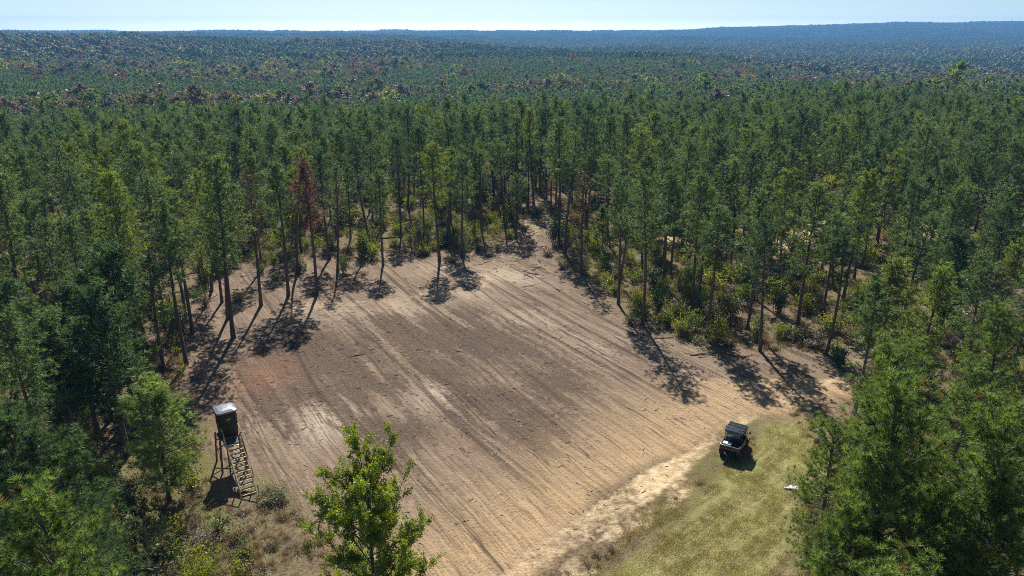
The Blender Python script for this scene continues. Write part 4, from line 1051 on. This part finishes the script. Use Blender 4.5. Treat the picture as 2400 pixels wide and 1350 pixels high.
# ------------------------------------------------------------------ the hunting blind on its tower
M['blind'] = simple('black_plastic', (.012, .013, .016), .5, var=.2); M['blind_roof'] = simple('grey_blue_plastic_roof', (.20, .22, .27), .42, var=.12, scale=2)
M['lumber'] = simple('treated_lumber', (.60, .49, .28), .8, var=.3, scale=5); M['lumber_old'] = simple('weathered_lumber', (.16, .095, .06), .85, var=.3, scale=5); M['deck'] = simple('dark_green_deck', (.055, .085, .075), .8, var=.2); M['lumber_pale'] = simple('fresh_lumber', (.50, .36, .20), .8, var=.2, scale=5)
M['emblem'] = simple('olive_yellow_emblem', (.30, .28, .05), .5, var=.1); M['void'] = simple('smoked_window', (.004, .004, .005), .12, var=.05)
bl = empty('hunting_blind', (-20.6, 46.2, 0), math.radians(33)); tag(bl, 'black box hunting blind on a wooden tower with stairs, grey roof', 'hunting blind')
FZ = 2.62
b = MB()
oc = lambda s_, c: [(s_-c, -s_), (s_, -s_+c), (s_, s_-c), (s_-c, s_), (-s_+c, s_), (-s_, s_-c), (-s_, -s_+c), (-s_+c, -s_)]
def ring(mb, levels):
    vs = []; f = []
    for s_, c, z in levels: vs += [(x, y, z) for x, y in oc(s_, c)]
    for i in range(len(levels)-1):
        for k in range(8): k2 = (k+1) % 8; f.append((i*8+k, i*8+k2, i*8+8+k2, i*8+8+k))
    f.append(tuple(range(8))[::-1]); f.append(tuple(range((len(levels)-1)*8, len(levels)*8))); return mb.add(vs, f)
box = ring(MB(), [(.66, .16, FZ+.02), (.70, .16, FZ+.9), (.73, .16, FZ+.92), (.70, .16, FZ+.96), (.68, .16, FZ+1.86)]).build('cabin', M['blind'], bl, bevel=.02)
ring(MB(), [(.76, .2, FZ+1.84), (.79, .2, FZ+1.90), (.77, .2, FZ+1.96), (.55, .2, FZ+2.06), (.22, .1, FZ+2.10)]).build('roof', M['blind_roof'], bl, bevel=.015, smooth=False)
ringr = MB(); ringr.bar((-.62, 0, FZ+2.035), (.62, 0, FZ+2.035), .05, .03); 
for s_ in (-1, 1):
    MB().box((s_*.705, 0, FZ+1.38), (.02, .8, .30)).build('window', M['void'], bl)
    MB().box((0, .705, FZ+1.38), (.8, .02, .30)).build('window', M['void'], bl) if s_ > 0 else None
dr = MB().box((.0, -.715, FZ+.95), (.78, .035, 1.7)).build('door', M['blind'], bl, bevel=.012)
em = MB(); n_ = 16
em.add([(math.cos(2*math.pi*k/n_)*.17+.02, -.745, FZ+1.37+math.sin(2*math.pi*k/n_)*.095) for k in range(n_)]+[(math.cos(2*math.pi*k/n_)*.17+.02, -.734, FZ+1.37+math.sin(2*math.pi*k/n_)*.095) for k in range(n_)],
       [tuple(range(n_)), tuple(range(2*n_-1, n_-1, -1))]+[(k, (k+1) % n_, (k+1) % n_+n_, k+n_) for k in range(n_)]).build('emblem', M['emblem'], dr)
MB().box((-.30, -.745, FZ+.85), (.03, .04, .16)).build('handle', M['blind_roof'], dr)
for q in list(bl.children): q.scale = (.93, .93, 1)
pf = MB().box((0, 0, FZ-.06), (1.52, 1.52, .12)).build('platform', M['lumber_old'], bl, bevel=.01)
MB().box((-.12, -1.24, FZ-.09), (.98, .84, .06)).build('landing', M['deck'], bl, bevel=.008)
for sx_, sy_ in ((-1, 1), (1, 1), (-1, -1), (1, -1)):
    MB().bar((sx_*.76, sy_*.76, FZ-.1), (sx_*(.94 if sx_ < 0 else .84), sy_*.95, -.15), .11).build('leg', M['lumber_old'], bl, bevel=.008)
for a_, c_ in (((-.86, .88, .9), (.80, .86, 1.9)), ((.81, .90, .9), (-.82, .88, 1.9)), ((-.89, -.86, .9), (-.83, .86, 1.9)), ((.83, -.86, .9), (.80, .86, 1.9))):
    MB().bar(a_, c_, .05, .09).build('brace', M['lumber_old'], bl)
ST0 = Vector((0, -1.62, FZ-.06)); ST1 = Vector((0, -4.65, .0)); HX = .52
for s_ in (-1, 1):
    MB().bar(ST0+Vector((s_*HX, 0, -.06)), ST1+Vector((s_*HX, -.1, -.1)), .045, .22).build('stringer', M['lumber'], bl, bevel=.004)
NTR = 12
for i in range(NTR):
    t = (i+.6)/NTR; p = ST0.lerp(ST1, t); MB().box((p.x, p.y, p.z+.02), (HX*2-.05, .24, .04)).build('stair_tread', M['lumber'], bl, bevel=.004)
for s_ in (-1, 1):
    h = MB(); up = Vector((0, 0, .85)); a_ = ST0+Vector((s_*(HX+.06), .35, 0)); c_ = ST1+Vector((s_*(HX+.06), -.35, 0))
    h.bar(a_+up, c_+up*.98, .05, .10)
    h.bar(a_+up, a_+Vector((0, .45, 1.0)), .05, .10)
    for t in (.05, .36, .68, .985):
        q = a_.lerp(c_, t); h.bar(q+Vector((0, 0, -.12 if t < .9 else -.3)), q+up*.99, .07)
    h.build('handrail', M['lumber'], bl, bevel=.004)
MB().bar((.60, -.80, FZ+.05), (.60, -1.62, FZ+.62), .09, .05).build('rail_board', M['lumber_pale'], bl)
for s_ in (-1, 1): MB().bar((s_*.5, -1.62, FZ-.1), (s_*.55, -2.0, -.12), .09).build('landing_post', M['lumber_old'], bl, bevel=.006)
MB().bar((-.5, -1.75, 1.9), (.5, -1.9, .5), .04, .08).build('stair_brace', M['lumber_old'], bl)
# board lying by the shadow
x, y = at(484, 1185, 0); mb = MB().bar((0, 0, .03), (.25, 1.0, .05), .12, .03).build('loose_board', M['lumber_pale']); mb.location = (x, y-.3, .02); tag(mb, 'short pale board lying on the ground left of the blind', 'board')

# ------------------------------------------------------------------ the side by side utility vehicle
def camo():
    m = bpy.data.materials.new('dark_camouflage_paint'); n, N, L = nodes(m); o = N('ShaderNodeOutputMaterial'); b = N('ShaderNodeBsdfPrincipled'); L(b.outputs[0], o.inputs[0])
    tc = N('ShaderNodeTexCoord'); no = N('ShaderNodeTexNoise'); no.inputs['Scale'].default_value = 5; no.inputs['Detail'].default_value = 2; L(tc.outputs['Object'], no.inputs['Vector'])
    r = N('ShaderNodeValToRGB'); r.color_ramp.interpolation = 'CONSTANT'; e = r.color_ramp.elements; e[0].color = (.035, .032, .025, 1); e[1].position = .46; e[1].color = (.06, .05, .036, 1); q = r.color_ramp.elements.new(.56); q.color = (.095, .08, .062, 1)
    L(no.outputs['Fac'], r.inputs[0]); L(r.outputs[0], b.inputs['Base Color']); b.inputs['Roughness'].default_value = .4; b.inputs['Coat Weight'].default_value = .3; return m
M['camo'] = camo(); M['uroof'] = simple('glossy_black_roof', (.02, .03, .036), .22, var=.5, scale=2.5, coat=.5); M['ublack'] = simple('satin_black_plastic', (.012, .012, .014), .5); M['bed'] = simple('dark_blue_bed_liner', (.012, .018, .07), .4, var=.2)
M['rim'] = simple('silver_rail', (.55, .54, .50), .35, metal=.6, var=.1); M['red'] = simple('red_lens', (.55, .012, .015), .25, var=.05); M['tyre'] = simple('tyre_rubber', (.018, .018, .018), .85, var=.3, scale=20); M['alloy'] = simple('machined_alloy', (.45, .43, .38), .35, metal=.8)
M['glass'] = simple('grey_window_glass', (.10, .13, .15), .08, var=.2, scale=2, coat=.6); M['seat'] = simple('dark_seat_vinyl', (.03, .03, .032), .6); M['cool'] = simple('white_cooler_plastic', (.78, .80, .84), .4, var=.04); M['lamp'] = simple('clear_lamp_lens', (.6, .62, .6), .15); M['strap'] = simple('yellow_tow_strap', (.60, .48, .12), .7)
UX, UY, URZ = 16.9, 48.0, math.radians(-32)
uv = empty('utility_vehicle', (UX, UY, .0), URZ); tag(uv, 'dark camouflage side by side utility vehicle with black roof parked on the grass', 'utility vehicle')
MB().box((0, .0, .46), (1.0, 2.5, .16)).build('chassis', M['ublack'], uv, bevel=.03)
body = MB()
for s_ in (-1, 1):
    body.prism([], 0, 0) if False else None
def side_panel(s_):
    mb = MB(); prof = [(-.62, .5), (-.62, 1.0), (.0, .96), (.62, 1.0), (.72, .92), (.68, .55), (.5, .48)]
    v = [(s_*.70, y, z) for y, z in prof]+[(s_*.60, y, z) for y, z in prof]; n = len(prof)
    return mb.add(v, [tuple(range(n)), tuple(range(2*n-1, n-1, -1))]+[(i, (i+1) % n, (i+1) % n+n, i+n) for i in range(n)])
for s_ in (-1, 1): side_panel(s_).build('door_panel', M['camo'], uv, bevel=.02)
hood = MB(); hv = []
for y, z, wx in ((.66, 1.06, .66), (.95, 1.04, .64), (1.3, .93, .56), (1.48, .78, .48)):
    hv += [(-wx, y, z-.06), (-wx*.6, y, z), (wx*.6, y, z), (wx, y, z-.06), (wx, y, .5), (-wx, y, .5)]
hood.add(hv, [(i*6+k, i*6+(k+1) % 6, i*6+6+(k+1) % 6, i*6+6+k) for i in range(3) for k in range(6)]+[tuple(range(6)), tuple(range(18, 24))[::-1]]).build('hood', M['camo'], uv, bevel=.03)
MB().box((0, 1.5, .55), (1.0, .12, .22)).build('bumper', M['ublack'], uv, bevel=.03)
for s_ in (-1, 1): MB().box((s_*.40, 1.47, .80), (.2, .06, .10)).build('headlight', M['lamp'], uv, bevel=.02)
# cargo bed, an open box
bd = MB(); bd.box((0, -1.06, .80), (1.34, .98, .05))
bd.build('bed_floor', M['bed'], uv, bevel=.01)
for s_ in (-1, 1): MB().box((s_*.69, -1.06, .95), (.05, .98, .32)).build('bed_side', M['camo'], uv, bevel=.015)
MB().box((0, -.60, .95), (1.33, .05, .32)).build('bed_front', M['bed'], uv, bevel=.01)
tg = MB().box((0, -1.54, .95), (1.42, .05, .32)).build('tailgate', M['camo'], uv, bevel=.015)
MB().box((0, -1.57, 1.0), (.3, .03, .06)).build('handle', M['ublack'], tg, bevel=.01)
MB().tube([(-.70, -.72, 1.135), (-.70, -1.46, 1.135), (-.62, -1.55, 1.135), (.62, -1.55, 1.135), (.70, -1.46, 1.135), (.70, -1.1, 1.135)], .024, 8).build('bed_rail', M['rim'], uv, smooth=True)
for s_ in (-1, 1): MB().box((s_*.66, -1.585, .84), (.13, .05, .17)).build('tail_light', M['red'], uv, bevel=.015)
MB().box((.725, -1.47, .86), (.03, .12, .12)).build('side_marker', M['red'], uv, bevel=.01)
# fenders
for s_ in (-1, 1):
    for yc in (-1.0, 1.0):
        f = MB(); vs = []; fs = []; n = 9
        for k in range(n):
            a = math.radians(10+160*k/(n-1)); 
            for xx, rr in ((.50, .42), (.79, .42), (.79, .39), (.50, .39)): vs.append((s_*xx, yc+math.cos(a)*rr, .34+math.sin(a)*rr))
        for k in range(n-1):
            for j in range(4): fs.append((k*4+j, k*4+(j+1) % 4, k*4+4+(j+1) % 4, k*4+4+j))
        fs += [(0, 1, 2, 3), tuple(range(n*4-1, n*4-5, -1))]
        f.add(vs, fs).build('fender', M['ublack'], uv)
# wheels
def wheel(x, y, s_):
    wl = empty('wheel', (x, y, .335)); wl.parent = uv
    t = MB(); prof = [(-.12, .20), (-.13, .27), (-.12, .325), (-.06, .335), (.06, .335), (.12, .325), (.13, .27), (.12, .20)]; n = 40; vs = []; fs = []
    for k in range(n):
        a = 2*math.pi*k/n; lug = 1.0 if k % 2 else .955
        for j, (px_, r_) in enumerate(prof): rr = r_*(lug if 2 <= j <= 5 else 1); vs.append((px_, math.cos(a)*rr, math.sin(a)*rr))
    m_ = len(prof)
    for k in range(n):
        for j in range(m_-1): fs.append((k*m_+j, ((k+1) % n)*m_+j, ((k+1) % n)*m_+j+1, k*m_+j+1))
    t.add(vs, fs).build('tyre', M['tyre'], wl)
    r = MB(); r.tube([(-.10, 0, 0), (.10, 0, 0)], .205, 20); r.tube([(s_*.10, 0, 0), (s_*.13, 0, 0)], .06, 10)
    for k in range(6):
        a = k*math.pi/3; r.bar((s_*.115, math.cos(a)*.05, math.sin(a)*.05), (s_*.112, math.cos(a)*.19, math.sin(a)*.19), .035, .03)
    r.build('rim', M['alloy'], wl)
for s_ in (-1, 1):
    for y in (-1.0, 1.0): wheel(s_*.64, y, s_)
# cab
for s_ in (-1, 1):
    MB().tube([(s_*.66, -.56, .98), (s_*.62, -.52, 1.82), (s_*.60, -.46, 1.86), (s_*.60, .52, 1.86), (s_*.62, .60, 1.82), (s_*.64, .95, 1.05)], .032, 8).build('roll_bar', M['ublack'], uv, smooth=True)
MB().bar((-.61, -.52, 1.80), (.61, -.52, 1.80), .05).build('cross_bar', M['ublack'], uv)
rf = MB(); rv = []
for y, z, wx in ((-.72, 1.86, .66), (-.62, 1.92, .72), (0, 1.955, .74), (.62, 1.93, .73), (.86, 1.87, .66)):
    rv += [(-wx, y, z-.06), (-wx*.92, y, z-.01), (-wx*.3, y, z+.012), (wx*.3, y, z+.012), (wx*.92, y, z-.01), (wx, y, z-.06), (0, y, z-.07)]
rfo = rf.add(rv, [(i*7+k, i*7+(k+1) % 7, i*7+7+(k+1) % 7, i*7+7+k) for i in range(4) for k in range(7)]+[tuple(range(7)), tuple(range(28, 35))[::-1]]).build('roof', M['uroof'], uv, bevel=.012)
for y in (-.25, .28): MB().bar((-.6, y, 1.958), (.6, y, 1.958), .05, .03).build('roof_rib', M['ublack'], rfo)
MB().box((0, -.575, 1.16), (1.16, .03, .36), ).build('rear_panel', M['ublack'], uv, bevel=.01)
MB().box((-.04, -.56, 1.56), (1.02, .02, .40)).build('rear_window', M['glass'], uv, bevel=.008)
MB().add([(-.58, .93, 1.08), (.58, .93, 1.08), (.56, .62, 1.80), (-.56, .62, 1.80), (-.58, .945, 1.09), (.58, .945, 1.09), (.56, .635, 1.81), (-.56, .635, 1.81)], [(0, 1, 2, 3), (7, 6, 5, 4), (0, 4, 5, 1), (1, 5, 6, 2), (2, 6, 7, 3), (3, 7, 4, 0)]).build('windshield', M['glass'], uv)
for s_ in (-1, 1):
    MB().box((s_*.32, -.15, .80), (.5, .5, .16)).build('seat', M['seat'], uv, bevel=.04)
    MB().box((s_*.32, -.42, 1.15), (.5, .12, .6)).build('seat_back', M['seat'], uv, bevel=.04)
    mr = MB(); mr.bar((s_*.66, .68, 1.36), (s_*.84, .66, 1.42), .03); mr.box((s_*.90, .65, 1.44), (.06, .04, .18)); mr.box((s_*.90, .65, 1.44), (.15, .05, .12)); mr.build('side_mirror', M['ublack'], uv, bevel=.008)
sw = MB(); sw.tube([(-.32+.16*math.cos(k*math.pi/8), .36+.06*math.sin(k*math.pi/8), 1.15+.15*math.sin(k*math.pi/8)) for k in range(17)], .014, 6); sw.bar((-.32, .36, 1.15), (-.32, .62, 1.0), .03); sw.build('steering_wheel', M['ublack'], uv)
MB().tube([(-.30, -1.52, .62), (-.26, -1.62, .56), (-.16, -1.66, .44), (-.10, -1.63, .36)], .022, 6).build('tow_strap', M['strap'], uv)
MB().box((0, -1.48, .52), (.8, .12, .1)).build('rear_bumper', M['ublack'], uv, bevel=.02)
R_ = Matrix.Rotation(URZ, 4, 'Z')
def on_uv(x, y, z): v = R_ @ Vector((x, y, z)); return (v.x+UX, v.y+UY, v.z)
ck = empty('cooler', on_uv(-.28, -1.14, .827), URZ-.03); tag(ck, 'white cooler lying in the dark cargo bed of the vehicle', 'cooler')
MB().box((0, 0, .14), (.56, .34, .27), taper=1.05).build('cooler_body', M['cool'], ck, bevel=.02); MB().box((0, 0, .305), (.62, .38, .055)).build('lid', M['cool'], ck, bevel=.02)
cs = empty('toolbox', on_uv(.35, -.95, .827), URZ); tag(cs, 'dark blue toolbox beside the white cooler in the cargo bed', 'toolbox')
MB().box((0, 0, .12), (.42, .42, .24)).build('box_body', M['bed'], cs, bevel=.02); MB().box((0, 0, .262), (.44, .44, .04)).build('lid', M['ublack'], cs, bevel=.01)

# ------------------------------------------------------------------ crumpled white bag on the grass
def bag():
    r = np.random.default_rng(9); nu, nv = 26, 12; V = []
    for i in range(nu):
        t = i/(nu-1)
        if t < .42: half = lerp_tab(t, [0, .06, .14, .3, .42], [.05, .10, .085, .07, .12])
        else: half = lerp_tab(t, [.42, .55, .8, .94, 1.0], [.12, .24, .26, .22, .12])
        h = lerp_tab(t, [0, .1, .3, .5, .75, .95, 1], [.03, .09, .06, .17, .22, .14, .04])
        for k in range(nv):
            a = 2*math.pi*k/nv; wr = 1+.10*math.sin(a*3+t*21)+.08*r.normal()
            V.append(((t-.5)*.82, math.sin(a)*half*wr, h*.55+math.cos(a)*h*.52*(1+.18*r.normal()*(t > .3))))
    F = [(i*nv+k, i*nv+(k+1) % nv, (i+1)*nv+(k+1) % nv, (i+1)*nv+k) for i in range(nu-1) for k in range(nv)]+[tuple(range(nv))[::-1], tuple(range((nu-1)*nv, nu*nv))]
    return MB().add(V, F)
M['bag'] = simple('white_plastic_sheet', (.80, .77, .76), .5, var=.05, scale=8, bump=.4); M['bagmark'] = simple('violet_print', (.14, .10, .20), .6)
x, y = at(1852, 1146, 0); e = empty('plastic_bag', (x, y, .05), math.radians(-8)); tag(e, 'crumpled white bag lying on the mown grass right of the vehicle', 'bag')
bag().build('bag_body', M['bag'], e)
MB().tube([(.36, .05, .12), (.46, .09, .13), (.50, .0, .10), (.45, -.12, .05), (.40, -.16, .03)], [.022, .024, .022, .02, .015], 6).build('bag_handle', M['bag'], e, smooth=True)
MB().tube([(-.36, .02, .085), (-.35, .02, .108)], [.045, .035], 8).build('printed_mark', M['bagmark'], e)

# ------------------------------------------------------------------ air
hz = MB().box((0, 2700, 45), (9800, 6800, 192)).build('haze', simple('air', (1, 1, 1)))
hm = bpy.data.materials.new('haze_air'); n, N, L = nodes(hm); o = N('ShaderNodeOutputMaterial'); v = N('ShaderNodeVolumePrincipled')
v.inputs['Color'].default_value = (.20, .52, 1.0, 1); v.inputs['Density'].default_value = 1.9e-4; v.inputs['Anisotropy'].default_value = .2; L(v.outputs[0], o.inputs['Volume'])
hz.data.materials.clear(); hz.data.materials.append(hm); tag(hz, 'thin blue haze over the distant woods', None, None, 'stuff')
